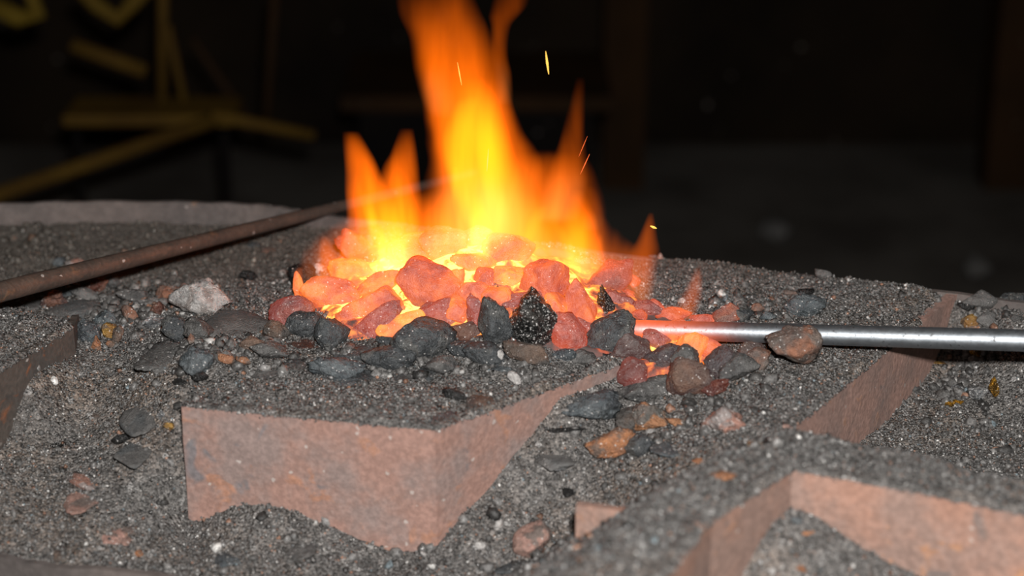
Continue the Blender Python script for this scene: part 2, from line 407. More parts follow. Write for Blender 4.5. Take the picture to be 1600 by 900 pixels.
def mat_fines():
    b = NT('crushed_coal_fines'); co = b.n('ShaderNodeNewGeometry').outputs['Position']
    n1 = b.noise(co, 9, 4, 0.6); n2 = b.noise(co, 60, 5, 0.65); n3 = b.noise(co, 24, 4, 0.6, 0.6)
    v = b.voro(co, 520); sep = b.n('ShaderNodeSeparateColor'); b.l(v.outputs['Color'], sep.inputs[0])
    v2 = b.voro(co, 250); sp2 = b.n('ShaderNodeSeparateColor'); b.l(v2.outputs['Color'], sp2.inputs[0])
    col = b.mix(b.step(n2, 0.3, 0.7), (.085, .081, .078, 1), (.185, .175, .166, 1))
    col = b.mix(b.step(n1, 0.45, 0.7), col, b.mix(1.0, col, (1.15, 0.98, 0.86, 1), 'MULTIPLY'))
    col = b.mix(b.math('MULTIPLY', b.step(n3, 0.66, 0.74), 0.45), col, (.21, .13, .10, 1))
    g = b.math('MULTIPLY_ADD', sep.outputs[0], 1.25, 0.4)
    cg = b.n('ShaderNodeCombineColor'); [b.l(g, cg.inputs[i]) for i in range(3)]
    col = b.mix(1.0, col, cg.outputs[0], 'MULTIPLY')
    col = b.mix(b.math('MULTIPLY', b.step(sp2.outputs[1], .965, .98), .8), col, (.38, .37, .36, 1))
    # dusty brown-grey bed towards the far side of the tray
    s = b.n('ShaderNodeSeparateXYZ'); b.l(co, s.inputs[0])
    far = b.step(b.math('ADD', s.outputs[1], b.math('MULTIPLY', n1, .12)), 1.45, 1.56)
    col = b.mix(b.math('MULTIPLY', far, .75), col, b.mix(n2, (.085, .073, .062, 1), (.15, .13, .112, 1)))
    pr = b.n('ShaderNodeBsdfPrincipled'); b.l(col, pr.inputs['Base Color'])
    b.l(b.math('MULTIPLY_ADD', sep.outputs[1], .5, .4), pr.inputs['Roughness'])
    hgt = b.math('ADD', b.math('MULTIPLY', v.outputs['Distance'], -1.2), n2)
    b.l(facet_normal(b, co, 480, .8, hgt, .8, .0022), pr.inputs['Normal'])
    b.l(pr.outputs[0], b.out.inputs[0]); return b.m
FINES = mat_fines()
Vb = np.stack([X, Y, Zt], 1)[used]
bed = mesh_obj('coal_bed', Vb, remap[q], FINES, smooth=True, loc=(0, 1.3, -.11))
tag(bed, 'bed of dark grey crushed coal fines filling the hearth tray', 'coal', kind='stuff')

def on_g(px, py):
    p = at_z(px, py, 0)
    for _ in range(4): p = at_z(px, py, tz(p[0], p[1]))
    return p
# loose grains lying on the bed
def mat_grain():
    b = NT('coal_grains'); at = b.n('ShaderNodeAttribute', attribute_name='grain')
    pr = b.n('ShaderNodeBsdfPrincipled'); co = b.n('ShaderNodeNewGeometry').outputs['Position']
    nn_ = b.noise(co, 420, 3, .6); b.l(b.mix(b.step(nn_, .35, .6), b.mix(1.0, at.outputs['Color'], (.45, .45, .45, 1), 'MULTIPLY'), at.outputs['Color']), pr.inputs['Base Color'])
    b.l(facet_normal(b, co, 900, .35, nn_, .5, .001), pr.inputs['Normal'])
    pr.inputs['Roughness'].default_value = .42; b.l(at.outputs['Alpha'], pr.inputs['Roughness'])
    b.l(pr.outputs[0], b.out.inputs[0]); return b.m
GRAIN = mat_grain()
ico_v = None
def template(kind):
    bm = bmesh.new()
    if kind == 'octa':
        vs = [bm.verts.new(v) for v in ((1, 0, 0), (-1, 0, 0), (0, 1, 0), (0, -1, 0), (0, 0, 1), (0, 0, -1))]
        for a in (0, 1):
            for c in (2, 3):
                for d in (4, 5): bm.faces.new((vs[a], vs[c], vs[d]))
        bmesh.ops.recalc_face_normals(bm, faces=bm.faces)
    else: bmesh.ops.create_icosphere(bm, subdivisions=kind, radius=1.0)
    bm.verts.ensure_lookup_table()
    V = np.array([v.co[:] for v in bm.verts]); F = np.array([[v.index for v in f.verts] for f in bm.faces]); bm.free()
    return V, F
def rand_rot(n):
    q = rng.normal(size=(n, 4)); q /= np.linalg.norm(q, axis=1)[:, None]; w, x, y, z = q.T
    return np.stack([np.stack([1 - 2 * (y * y + z * z), 2 * (x * y - z * w), 2 * (x * z + y * w)], 1),
                     np.stack([2 * (x * y + z * w), 1 - 2 * (x * x + z * z), 2 * (y * z - x * w)], 1),
                     np.stack([2 * (x * z - y * w), 2 * (y * z + x * w), 1 - 2 * (x * x + y * y)], 1)], 1)
def scatter(name, pos, rad, col, tmpl, parent, mat, jit=(.75, 1.2)):
    TV, TF = tmpl; n = len(pos); m = len(TV)
    R = rand_rot(n); sc = rad[:, None] * rng.uniform(.55, 1.25, (n, 3))
    V = TV[None] * sc[:, None, :] * rng.uniform(jit[0], jit[1], (n, m, 1))
    V = np.einsum('nij,nmj->nmi', R, V) + pos[:, None]
    F = (TF[None] + (np.arange(n) * m)[:, None, None]).reshape(-1, 3)
    o = mesh_obj(name, V.reshape(-1, 3), F, mat, parent)
    a = o.data.color_attributes.new('grain', 'FLOAT_COLOR', 'POINT')
    a.data.foreach_set('color', np.repeat(col, m, axis=0).ravel())
    return o
def grain_cols(n, x, y):
    k = rng.random(n); g = rng.uniform(.035, .22, n); c = np.stack([g * 1.03, g, g * .97, rng.uniform(.2, .7, n)], 1)
    def setc(m, base, lo, hi):
        s = rng.uniform(lo, hi, n)[:, None]; v = np.array(base)[None] * s
        c[m, :3] = v[m]
    setc(k > .80, (.24, .235, .23), .6, 1.3); setc(k > .925, (.34, .19, .13), .5, 1.2)
    setc(k > .955, (.16, .2, .22), .7, 1.6); setc(k > .968, (.62, .61, .59), .7, 1.35)
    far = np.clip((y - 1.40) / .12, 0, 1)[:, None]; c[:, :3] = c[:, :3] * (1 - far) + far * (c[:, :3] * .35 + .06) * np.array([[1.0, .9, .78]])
    shiny = (rng.random(n) < .06) & (y < 1.45); c[shiny, 3] = .12
    return c
Ng = 190000
x = rng.uniform(-.62, .66, Ng * 2); y = rng.uniform(.86, 1.7, Ng * 2)
prob = np.clip(1.25 - (y - 1.0) * .75, .35, 1) * np.where(y > 1.42, .55, 1)
ok = inside(x, y, TR2) & (rng.random(len(x)) < prob) & (np.abs(x) < y * .36 + .04)
x = x[ok][:Ng]; y = y[ok][:Ng]; z = terrain(x, y)
rad = rng.uniform(.0005, .0013, len(x)) * np.where(rng.random(len(x)) < .06, 1.9, 1.0)
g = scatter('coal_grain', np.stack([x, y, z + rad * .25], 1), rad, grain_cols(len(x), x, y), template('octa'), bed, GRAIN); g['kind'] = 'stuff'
Nc = 3600
x = rng.uniform(-.6, .62, Nc); y = rng.uniform(.88, 1.65, Nc); ok = inside(x, y, TR2); x = x[ok]; y = y[ok]; z = terrain(x, y)
cl = fbm(np.stack([x * 9, y * 9, x * 0], 1), 2, 5) > -.1; x, y, z = x[cl], y[cl], z[cl]
rad = .0015 + rng.random(len(x)) ** 3 * .0035
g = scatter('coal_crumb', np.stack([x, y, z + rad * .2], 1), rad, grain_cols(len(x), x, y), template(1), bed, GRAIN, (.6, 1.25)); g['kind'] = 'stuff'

# coarser crumbs where clinker and coal have been raked up
cx_, cy_ = [], []
for (a, b_, sa, sb, n_) in [(190, 480, 75, 32, 330), (330, 540, 110, 28, 260), (640, 570, 160, 20, 220), (1080, 600, 90, 40, 170), (980, 690, 90, 40, 120), (1530, 500, 50, 16, 110), (1520, 600, 60, 30, 90), (1180, 480, 110, 22, 130), (60, 380, 70, 24, 70), (800, 850, 300, 25, 130)]:
    for _ in range(n_):
        p = on_g(a + random.gauss(0, sa * .6), b_ + random.gauss(0, sb * .6)); cx_.append(p[0]); cy_.append(p[1])
x = np.array(cx_); y = np.array(cy_); ok = inside(x, y, TR2); x = x[ok]; y = y[ok]; z = terrain(x, y)
rad = .0018 + rng.random(len(x)) ** 2 * .0042
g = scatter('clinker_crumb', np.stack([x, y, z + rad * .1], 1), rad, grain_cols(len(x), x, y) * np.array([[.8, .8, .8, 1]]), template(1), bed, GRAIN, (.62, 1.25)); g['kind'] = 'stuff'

# ---------- plates standing in the bed
def wall_strip(name, top, heights, thick, mat, parent=None, loc=None, back=+1, wob=.0007):
    """upright plate along a world polyline (x,y,z); sub-divided and slightly uneven"""
    T = [np.array(t, float) for t in top]; pts = []; hs = []
    for i in range(len(T) - 1):
        m = max(2, int(np.linalg.norm(T[i + 1] - T[i]) / .006))
        for k in range(m): pts.append(T[i] + (T[i + 1] - T[i]) * k / m); hs.append(heights[i] + (heights[i + 1] - heights[i]) * k / m)
    pts.append(T[-1]); hs.append(heights[-1]); pts = np.array(pts); n = len(pts); nv = 14
    V = []
    for side in (0, 1):
        for i in range(n):
            t = pts[min(i + 1, n - 1)] - pts[max(i - 1, 0)]; nn = np.array([-t[1], t[0], 0]); nn /= np.linalg.norm(nn)
            for k in range(nv):
                p = pts[i].copy(); p[2] -= hs[i] * k / (nv - 1)
                V.append(p + nn * back * (thick if side else 0))
    V = np.array(V)
    w = fbm(V * 35, 3, 21) * wob; V[:, 1] += w; V[:, 0] += w * .4
    V[:, 2] += np.where(np.tile(np.arange(nv), 2 * n) == 0, fbm(V * 90, 2, 5) * wob * 1.2, 0)
    F = []; o2 = n * nv
    for i in range(n - 1):
        for k in range(nv - 1):
            a = i * nv + k; F.append((a, a + nv, a + nv + 1, a + 1)); F.append((o2 + a, o2 + a + 1, o2 + a + nv + 1, o2 + a + nv))
        F.append((i * nv, o2 + i * nv, o2 + (i + 1) * nv, (i + 1) * nv))
        a = i * nv + nv - 1; F.append((a, a + nv, o2 + a + nv, o2 + a))
    for i in (0, n - 1):
        for k in range(nv - 1):
            a = i * nv + k; F.append((a, a + 1, o2 + a + 1, o2 + a) if i == 0 else (a, o2 + a, o2 + a + 1, a + 1))
    o = mesh_obj(name, V, F, mat, parent, loc=loc)
    return o
w = lambda px, py, z: at_z(px, py, z)
box = tag(empty('firepot_wall', tuple(w(680, 672, -.1))), 'pale rust-pink steel wall with a corner below the fire, half buried in coal fines', 'steel plate')
p0, p1, p2 = w(283, 635, .002), w(680, 672, .002), w(975, 567, .002)
wall_strip('front_plate', [p0, p1 + np.array([.0004, 0, 0])], [.105, .11], .008, RUST, box)
wall_strip('side_plate', [p1, p2], [.11, .07], .008, RUST, box)
side = p0 + np.array([.028, .09, -.022])
wall_strip('end_plate', [side, p0 + np.array([.0075, .006, -.002])], [.06, .1], .007, RUST2, box, back=-1)

rp = wall_strip('steel_plate', [w(1240, 668, 0), w(1385, 548, 0), w(1440, 504, 0), w(1496, 460, 0)], [.075, .075, .07, .06], .008, RUST2, loc=tuple(w(1385, 548, -.07)))
tag(rp, 'rusty brown upright steel plate crossing under the round bar at right', 'steel plate')
# back flange leaning at the end of that plate
fa, fb = w(1441, 512, -.001), w(1497, 459, .003)

lb = tag(empty('steel_channel', tuple(w(60, 560, -.05))), 'dark rusty steel channel at the left edge with fines heaped on it', 'steel plate')
l0, l1, l2 = w(-260, 748, .008), w(0, 581, .008), w(115, 511, .008)
wall_strip('channel_side', [l0, l1, l2], [.07, .06, .05], .008, DARKRUST, lb)
wall_strip('channel_end', [l2, l2 + np.array([-.004, .035, -.004])], [.05, .05], .005, DARKRUST, lb)

fg = tag(empty('corner_frame', tuple(w(1238, 735, -.08))), 'blurred orange-brown steel corner nearest the camera at bottom right', 'steel plate')
c1 = w(1238, 735, ZR)
wall_strip('left_plate', [w(900, 1064, ZR), w(1042, 900, ZR), w(1112, 814, ZR), c1], [.11, .11, .1, .09], .008, RUST3, fg)
wall_strip('right_plate', [c1, w(1420, 767, ZR), w(1600, 804, ZR), w(1900, 870, ZR)], [.09, .1, .11, .12], .008, RUST3, fg)
pe = wall_strip('plate_stub', [w(900, 790, -.012), w(1015, 803, -.012)], [.08, .08], .006, RUST3, loc=tuple(w(900, 860, -.06)))
tag(pe, 'small upright rust-orange plate end left of the blurred foreground corner', 'steel plate')

# fines lying along the plate tops
def top_fines(pts, wdt, hgt, seed, front=.0006):
    T = [np.array(t, float) for t in pts]; P = []
    for i in range(len(T) - 1):
        m = max(2, int(np.linalg.norm(T[i + 1] - T[i]) / .0022)); P += [T[i] + (T[i + 1] - T[i]) * k / m for k in range(m)]
    P.append(T[-1]); P = np.array(P); n = len(P); V = []
    prof = [(0, -.0004), (.08, .35), (.25, .8), (.5, 1), (.75, .7), (1.0, -.2), (1.15, -1.5)]
    amp = np.clip(.75 + fbm(P * 45, 3, seed) * .7, .12, 1.6)
    for i in range(n):
        t = P[min(i + 1, n - 1)] - P[max(i - 1, 0)]; nn = np.array([-t[1], t[0], 0]); nn /= np.linalg.norm(nn)
        fr = front * (.5 + amp[i])
        for (u, v) in prof:
            V.append(P[i] + nn * (u * wdt - fr) + np.array([0, 0, v * hgt * amp[i]]))
    V = np.array(V); V[:, 2] += fbm(V * 300, 2, seed + 3) * .0006; m = len(prof); F = []
    for i in range(n - 1):
        for k in range(m - 1): a = i * m + k; F.append((a, a + m, a + m + 1, a + 1))
    o = mesh_obj('plate_top_fines', V, np.array(F), FINES, bed, smooth=True); o['kind'] = 'stuff'
    k = len(P) * 9; ix = rng.integers(0, n - 1, k); u = rng.random(k)
    base = V.reshape(n, m, 3)[ix, rng.integers(0, m - 2, k)] + rng.normal(size=(k, 3)) * .0006
    return base
gb = [top_fines([p0, p1], .011, .0045, 1), top_fines([p1, p2], .011, .0045, 2),
      top_fines([w(1240, 668, 0), w(1385, 548, 0), w(1440, 504, 0)], .010, .003, 3),
      top_fines([l0, l1, l2], .011, .004, 4), top_fines([w(900, 1064, ZR), w(1042, 900, ZR), w(1112, 814, ZR), c1], .013, .004, 5),
      top_fines([c1, w(1420, 767, ZR), w(1600, 804, ZR), w(1900, 870, ZR)], .013, .004, 6)]
gb = np.concatenate(gb); g = scatter('plate_top_grain', gb, rng.uniform(.0005, .0012, len(gb)), grain_cols(len(gb), gb[:, 0], gb[:, 1]), template('octa'), bed, GRAIN); g['kind'] = 'stuff'

# ------------------------------------------------------------------ rocks
ICO = {k: template(k) for k in (3, 4, 5)}
def rock_mesh(w, d, h, rot, typ, seed, sub, shape='rock'):
    r = np.random.default_rng(seed); D, F = ICO[sub]
    D = D / np.linalg.norm(D, axis=1)[:, None]
    k = 15 if shape != 'spike' else 9
    N = r.normal(size=(k, 3)); N /= np.linalg.norm(N, axis=1)[:, None]; off = r.uniform(.72, 1.0, k)
    dots = np.maximum(D @ N.T, 0) / off
    p = 15 if shape in ('rock', 'spike') else 18
    rad = (np.sum(dots ** p, 1) + .35 ** p) ** (-1.0 / p)
    rad = np.minimum(rad, 1.5)
    V = D * rad[:, None]
    rough = {'char': .10, 'dark': .055, 'mixed': .09, 'blue': .09, 'pinkwhite': .12, 'gold': .16, 'silver': .14, 'white': .09, 'orange': .08, 'redbrown': .09, 'slab': .03, 'hot': .045}.get(typ, .06)
    n = fbm(D * 2.2 + seed * 3.7, 3, seed) * rough * 1.6 + fbm(D * 6.5 + seed, 4, seed + 5, .6) * rough * .8
    V = V * (1 + n)[:, None]
    if typ in ('mixed', 'pinkwhite', 'blue', 'brick'):
        cr = fbm(D * 4 + seed, 2, seed + 9); V = V * (1 - .12 * np.clip(cr - .25, 0, 1))[:, None]
    if shape == 'spike':
        t = (V[:, 2] - V[:, 2].min()) / np.ptp(V[:, 2]); s = 1.05 - .85 * t; V[:, 0] *= s; V[:, 1] *= s
    if shape == 'dome':
        t = (V[:, 2] - V[:, 2].min()) / np.ptp(V[:, 2]); q_ = 1.08 - .34 * t ** 2; V[:, 0] *= q_; V[:, 1] *= q_
    if shape == 'wedge':
        t = (V[:, 0] - V[:, 0].min()) / np.ptp(V[:, 0]); V[:, 2] *= .55 + .6 * t
    V = V - (V.max(0) + V.min(0)) / 2; V = V / (np.ptp(V, axis=0) / 2)
    V = V * np.array([w, d, h]) / 2
    a = math.radians(rot); c, s = math.cos(a), math.sin(a)
    # turn in the plane facing the front of the hearth
    V = V @ np.array([[c, 0, s], [0, 1, 0], [-s, 0, c]])
    tl = r.uniform(-.15, .15)
    V = V @ np.array([[math.cos(tl), math.sin(tl), 0], [-math.sin(tl), math.cos(tl), 0], [0, 0, 1]])
    return V, F
SEED = [100]
def rock(px, py, wp, hp, rot, typ, heat, name, label, cat='stone', shape='rock', lift=None, group=None, dy=0.0, sub=None):
    SEED[0] += 1
    flat = shape == 'flat'
    base = on_ground(px, py + (hp * .25 if not flat else 0))
    m = depth(base) / FPX
    k_ = 1.12 if typ in ('hot', 'warm') else 1.0
    wm, hm = wp * m * 1.10 * k_, hp * m * 1.16 * k_
    if flat: d = hm / math.sin(math.radians(24)) * .85; hh = min(wm, hm) * .38
    else: d = min(wm, hm) * .85 + .15 * max(wm, hm); hh = hm * 1.0
    if flat:
        c = base + np.array([0, 0, hh * .05])
    else:
        # centre on the pixel ray, at the depth where its foot meets the bed
        yb = base[1] + dy; c = at_y(px, py, yb)
        g = tz(c[0], c[1])
        if lift is None:
            t = np.linspace(0, .10, 60); cand = [at_y(px, py, yb + s - .03) for s in t]
            gz = terrain([q[0] for q in cand], [q[1] for q in cand], False)
            e = np.abs(np.array([q[2] for q in cand]) - gz - hh * .33); c = cand[int(e.argmin())]
        else: c = at_y(px, py, yb + lift)
    if sub is None: sub = 4 if max(wp, hp) > 34 else 3
    V, F = rock_mesh(wm, d, hh, rot if not flat else 0, typ, SEED[0], sub, shape)
    if flat and rot:
        a = math.radians(rot); R = np.array([[math.cos(a), math.sin(a), 0], [-math.sin(a), math.cos(a), 0], [0, 0, 1]]); V = V @ R
    foot = c + np.array([0, 0, V[:, 2].min()])
    o = mesh_obj(name, V + c, F, ROCK[typ], loc=tuple(foot), smooth=True)
    if typ in ('char', 'gold', 'silver', 'redbrown'): o.data.polygons.foreach_set('use_smooth', np.zeros(len(o.data.polygons), bool))
    o.color = (1, 1, 1, heat)
    tag(o, label, cat, group)
    return o
COAL = 'coal'
# (px, py, w, h, rot, type, heat, name, label, category, shape)
ROCKS = [
 # the fire, front row
 (518,457,82,46,0,'hot',.75,'hot_coal','large glowing coal at the left end of the fire under a small flame',COAL,'rock'),
 (592,444,66,32,18,'hot',1.1,'hot_coal','orange glowing coal behind the long pink coal left of centre',COAL,'rock'),
 (577,478,90,42,14,'hot',.8,'hot_coal','long pinkish glowing coal tilted up to the right, left part of the fire',COAL,'rock'),
 (588,507,80,34,36,'warm',.32,'hot_coal','speckled purplish-pink coal leaning diagonally at the front left of the fire',COAL,'rock'),
 (628,512,66,36,14,'hot',1.15,'hot_coal','bright orange coal just right of the diagonal speckled coal',COAL,'rock'),
 (668,449,86,62,-22,'hot',.62,'hot_coal','largest glowing pink coal in the middle of the fire',COAL,'rock'),
 (706,440,34,34,0,'hot',.9,'hot_coal','small rounded orange coal touching the largest pink coal on its right',COAL,'rock'),
 (742,460,62,36,-8,'hot',.7,'hot_coal','double-humped pink glowing coal right of the largest coal',COAL,'rock'),
 (761,436,34,26,0,'hot',.75,'hot_coal','small pink coal behind the double-humped one',COAL,'rock'),
 (777,467,48,34,8,'hot',.8,'hot_coal','rounded red coal just behind the tall dark upright coal',COAL,'rock'),
 (685,491,58,34,8,'warm',.3,'hot_coal','mauve-grey warm coal below the largest pink coal',COAL,'rock'),
 (718,489,36,38,0,'hot',.85,'hot_coal','squarish coal with orange glowing base right of the mauve coal',COAL,'rock'),
 (743,489,30,52,25,'warm',.25,'hot_coal','narrow greyish-pink coal leaning against the tall dark coal',COAL,'rock'),
 (774,504,50,80,4,'dark',0,'coal_lump','tall dark grey rounded coal standing upright at the front of the fire',COAL,'dome'),
 (822,472,68,30,-3,'warm',.28,'hot_coal','flat-topped warm grey-pink coal behind the glittering black coal',COAL,'wedge'),
 (828,503,84,90,12,'char',0,'coal_lump','big black coal glittering with white specks in the centre front of the fire',COAL,'dome'),
 (864,487,40,48,0,'hot',.95,'hot_coal','egg-shaped orange-red coal right of the glittering black coal',COAL,'rock'),
 (852,440,62,66,-20,'hot',.6,'hot_coal','tall pinkish coal standing inside the flames right of centre',COAL,'rock'),
 (906,478,46,68,0,'hot',.7,'hot_coal','upright pink coal with white specks left of the black spike',COAL,'rock'),
 (886,525,60,48,-15,'warm',.35,'hot_coal','speckled pink-mauve coal at the front between black coal and dark wedge',COAL,'rock'),
 (914,511,36,28,10,'warm',.4,'hot_coal','small brownish-pink coal left of the dark wedge-shaped coal',COAL,'rock'),
 (944,472,28,54,14,'char',0,'coal_lump','black glittering spike of coal pointing up above the wedge',COAL,'spike'),
 (946,525,98,46,38,'dark',0,'coal_lump','dark grey wedge-shaped coal leaning up to the right under the spike',COAL,'wedge'),
 (984,541,60,44,10,'grey',.03,'coal_lump','rounded grey stone with a small hole below the dark wedge',COAL,'rock'),
 (1026,534,44,28,-28,'warm',.22,'hot_coal','warm grey coal with lines just under the hot end of the round bar',COAL,'rock'),
 (1040,560,60,34,26,'dark',.02,'coal_lump','dark bluish coal left of the big brown stone',COAL,'rock'),
 (1070,562,44,44,0,'grey',.0,'coal_lump','grey top lump resting on the big brown stone',COAL,'rock'),
 (1076,590,60,56,-12,'brown',.02,'clinker','big brown clay-coloured stone in front of the hot bar end','stone','rock'),
 (988,585,44,46,0,'grey',.12,'coal_lump','grey lump with a red glowing side beside the plate end',COAL,'rock'),
 (1008,610,76,30,14,'grey',0,'coal_lump','long ash-grey stone below the glowing gap at front right','stone','rock'),
 (1124,566,46,44,0,'dark',.02,'coal_lump','dark bumpy coal under the bar, right of the big brown stone',COAL,'rock'),
 (1154,574,62,38,5,'grey',0,'coal_lump','rounded grey crusted coal with brown end under the bar',COAL,'rock'),
 (1182,562,44,34,20,'brick',0,'clinker','brown-orange rounded end piece left of the block on the bar','stone','rock'),
 (1176,548,44,26,0,'brown',.02,'clinker','small brown block tucked under the bar','stone','rock'),
 (1240,541,80,54,0,'brick',0,'brick_piece','grey and orange brick-like block leaning in front of the round bar','stone','rock'),
 (1136,490,44,32,0,'brick',.10,'clinker','orange-pink lump just behind the round bar right of the flames','stone','rock'),
 (1158,494,34,24,-20,'dark',0,'coal_lump','dark shiny lump joined to the orange-pink lump behind the bar',COAL,'rock'),
 (1117,604,44,22,8,'redbrown',.03,'clinker','dark reddish-brown hollow piece right of the big brown stone','stone','rock'),
 # front rim of the fire
 (660,533,96,58,10,'dark',0,'coal_lump','large dark bluish-grey coal on the front rim of the fire, left of centre',COAL,'rock'),
 (482,508,72,42,5,'dark',0,'coal_lump','black shiny-edged coal at the left front of the fire',COAL,'rock'),
 (517,524,50,46,-15,'dark',0,'coal_lump','rounded charcoal-grey coal right beside the black shiny one',COAL,'rock'),
 (560,549,76,32,0,'dark',0,'coal_lump','broad dark grey coal lying between two big coals on the front rim',COAL,'flat'),
 (606,531,36,16,0,'dark',0,'coal_lump','low dark chip wedged below the bright orange coal',COAL,'rock'),
 (725,518,58,26,-4,'brown',.03,'clinker','brown pitted piece left of the tall dark coal','stone','rock'),
 (724,545,50,24,0,'dark',0,'coal_lump','dark crumbly coal under the brown pitted piece',COAL,'rock'),
 (822,553,68,34,0,'brown',0,'clinker','flattish brown-grey stone in front of the glittering black coal','stone','rock'),
 (880,554,44,22,0,'blue',0,'coal_lump','small teal-grey chip in front of the speckled pink coal','stone','rock'),
 (455,489,60,42,8,'warm',.16,'hot_coal','pale pinkish-grey coal at the far left edge of the fire',COAL,'rock'),
 (468,536,66,24,-12,'redbrown',0,'clinker','brown flake tucked under the black shiny coal','stone','flat'),
 # left field
 (375,507,106,50,-4,'slab',0,'slag_slab','large flat grey-brown slab left of the fire','stone','flat'),
 (430,515,44,30,10,'brown',0,'clinker','brownish lump between the flat grey slab and the fire','stone','rock'),
 (313,466,88,52,20,'white',0,'ash_lump','white triangular ash rock, brightest piece at left','ash','wedge'),
 (339,471,36,20,-5,'dark',0,'coal_lump','dark blue-grey chip in front of the white ash rock',COAL,'rock'),
 (268,460,48,26,6,'brick',0,'clinker','reddish-brown mound left of the white ash rock','stone','rock'),
 (292,452,24,20,0,'pink',0,'clinker','pinkish lump touching the white ash rock on its left','stone','rock'),
 (282,512,56,34,-22,'dark',0,'coal_lump','black slanting lump below the white ash rock',COAL,'rock'),
 (310,517,44,32,-20,'grey',0,'coal_lump','grey ridge beside the black slanting lump','stone','rock'),
 (255,557,66,46,-3,'grey',0,'slag_slab','rounded grey slab in the fines left of the box plate','stone','flat'),
 (308,568,54,44,4,'blue',0,'clinker','blue-grey rough lump right of the rounded grey slab','stone','rock'),
 (352,560,30,14,0,'orange',0,'clinker','orange crumb right of the blue-grey rough lump','stone','rock'),
 (380,563,24,12,0,'orange',0,'clinker','second smaller orange crumb further right','stone','rock'),
 (300,529,12,18,0,'brick',0,'clinker','small upright red-brown chip above the blue-grey lump','stone','rock'),
 (137,517,42,36,0,'blue',0,'clinker','blue clinker lump at the tip of the left steel channel','stone','rock'),
 (165,500,36,24,15,'blue',0,'clinker','lighter blue-white crust behind the blue clinker','stone','rock'),
 (171,516,26,24,0,'ochre',0,'clinker','yellowish clinker right of the blue clinker','stone','rock'),
 (184,524,18,30,-15,'brown',0,'clinker','grey-brown piece right of the yellowish clinker','stone','rock'),
 (149,537,16,22,8,'orange',0,'clinker','salmon-orange stub below the blue clinker','stone','rock'),
 (174,538,16,12,0,'orange',0,'clinker','small orange crumb right of the salmon stub','stone','rock'),
 (203,491,24,28,5,'brick',0,'clinker','rust-brown upright lump above the fines slope at left','stone','rock'),
 (241,503,32,20,12,'silver',0,'slag_scale','silvery glittering scale left of the black slanting lump','scale','rock'),
 (246,484,24,22,0,'redbrown',0,'clinker','dark red knob above the silvery scale','stone','rock'),
 (133,459,48,18,-14,'slab',0,'slag_shell','curled grey shell of slag below the long poker','stone','rock'),
 (122,484,90,34,4,'slab',0,'slag_slab','flat dark grey slab behind the left channel','stone','flat'),
 (84,467,40,26,8,'redbrown',0,'clinker','reddish lump under the shadow of the poker','stone','rock'),
 (104,455,20,18,0,'blue',0,'clinker','blue-tinted lump under the poker','stone','rock'),
 (52,478,40,20,8,'slab',0,'slag_slab','small grey slab behind the heaped fines at far left','stone','flat'),
 (148,448,40,22,8,'redbrown',0,'clinker','wine-red crusty lump just below the poker','stone','rock'),
 (175,440,26,20,0,'grey',0,'clinker','grey crusty lump below the poker, right of the wine-red one','stone','rock'),
 (210,462,50,24,-4,'grey',0,'clinker','rough grey clinker left of the reddish-brown mound','stone','rock'),
 (228,470,20,12,0,'orange',0,'clinker','peach-coloured pebble on the rough grey clinker','stone','rock'),
 (92,410,20,14,0,'blue',0,'clinker','tiny bluish lump above the poker at left','stone','rock'),
 (116,413,34,14,6,'pinkwhite',0,'clinker','whitish crumbly patch above the poker','stone','rock'),
 (402,382,34,10,8,'blue',0,'coal_lump','blue-grey chip below the poker on the far bed','stone','flat'),
 (420,390,24,12,0,'brick',0,'clinker','faint orange chip on the far bed','stone','flat'),
 (388,430,30,14,0,'black',0,'coal_lump','dark chip on the bed behind the white ash rock',COAL,'rock'),
 (472,430,40,30,0,'black',0,'coal_lump','black ring-like clinker at the back left of the fire',COAL,'rock'),
 (500,421,18,18,0,'white',0,'ash_lump','puff of white ash beside the black clinker at back left','ash','rock'),
 (466,450,14,44,6,'hot',.7,'hot_coal','narrow glowing arc at the left tip of the fire',COAL,'rock'),
 # coals behind the flames
 (553,383,52,58,8,'brick',.5,'hot_coal','tall orange-brown lump with dark cracks behind the left flames',COAL,'rock'),
 (574,408,30,20,20,'char',.0,'coal_lump','dark cracked chip at the foot of the tall orange lump',COAL,'rock'),
 (548,424,60,32,0,'hot',.85,'hot_coal','glowing coal with whitish ash below the tall orange lump',COAL,'rock'),
 (640,396,60,44,0,'hot',.5,'hot_coal','glowing coal at the back left behind the twin flame',COAL,'rock'),
 (692,384,64,44,0,'hot',.3,'hot_coal','hazy glowing coal at the back, left of the main flame',COAL,'rock'),
 (744,374,60,40,0,'hot',.3,'hot_coal','hazy glowing coal at the very back under the main flame',COAL,'rock'),
 (795,392,70,44,0,'hot',.3,'hot_coal','wide glowing coal at the back right of the main flame',COAL,'rock'),
 (740,412,60,30,0,'hot',1.0,'hot_coal','yellow-orange coal in the heart of the fire',COAL,'rock'),
 (802,432,52,26,0,'hot',1.2,'hot_coal','brightest coal right of the heart of the fire',COAL,'rock'),
 (957,432,50,54,-30,'hot',.22,'hot_coal','large dull pink coal behind the spike',COAL,'rock'),
 (966,468,42,28,0,'warm',.18,'hot_coal','dull brown-pink coal right of the spike',COAL,'rock'),
 (1012,484,54,22,-8,'warm',.22,'hot_coal','dull warm coal behind the hot end of the round bar',COAL,'rock'),
 (1052,492,50,18,0,'hot',.5,'hot_coal','low glowing coal lying along the hot end of the bar',COAL,'rock'),
 (1080,545,50,44,0,'hot',.9,'hot_coal','glowing orange coal directly under the bar',COAL,'rock'),
 (1108,545,40,30,0,'hot',.55,'hot_coal','dull orange coal under the bar further right',COAL,'rock'),
 # right field
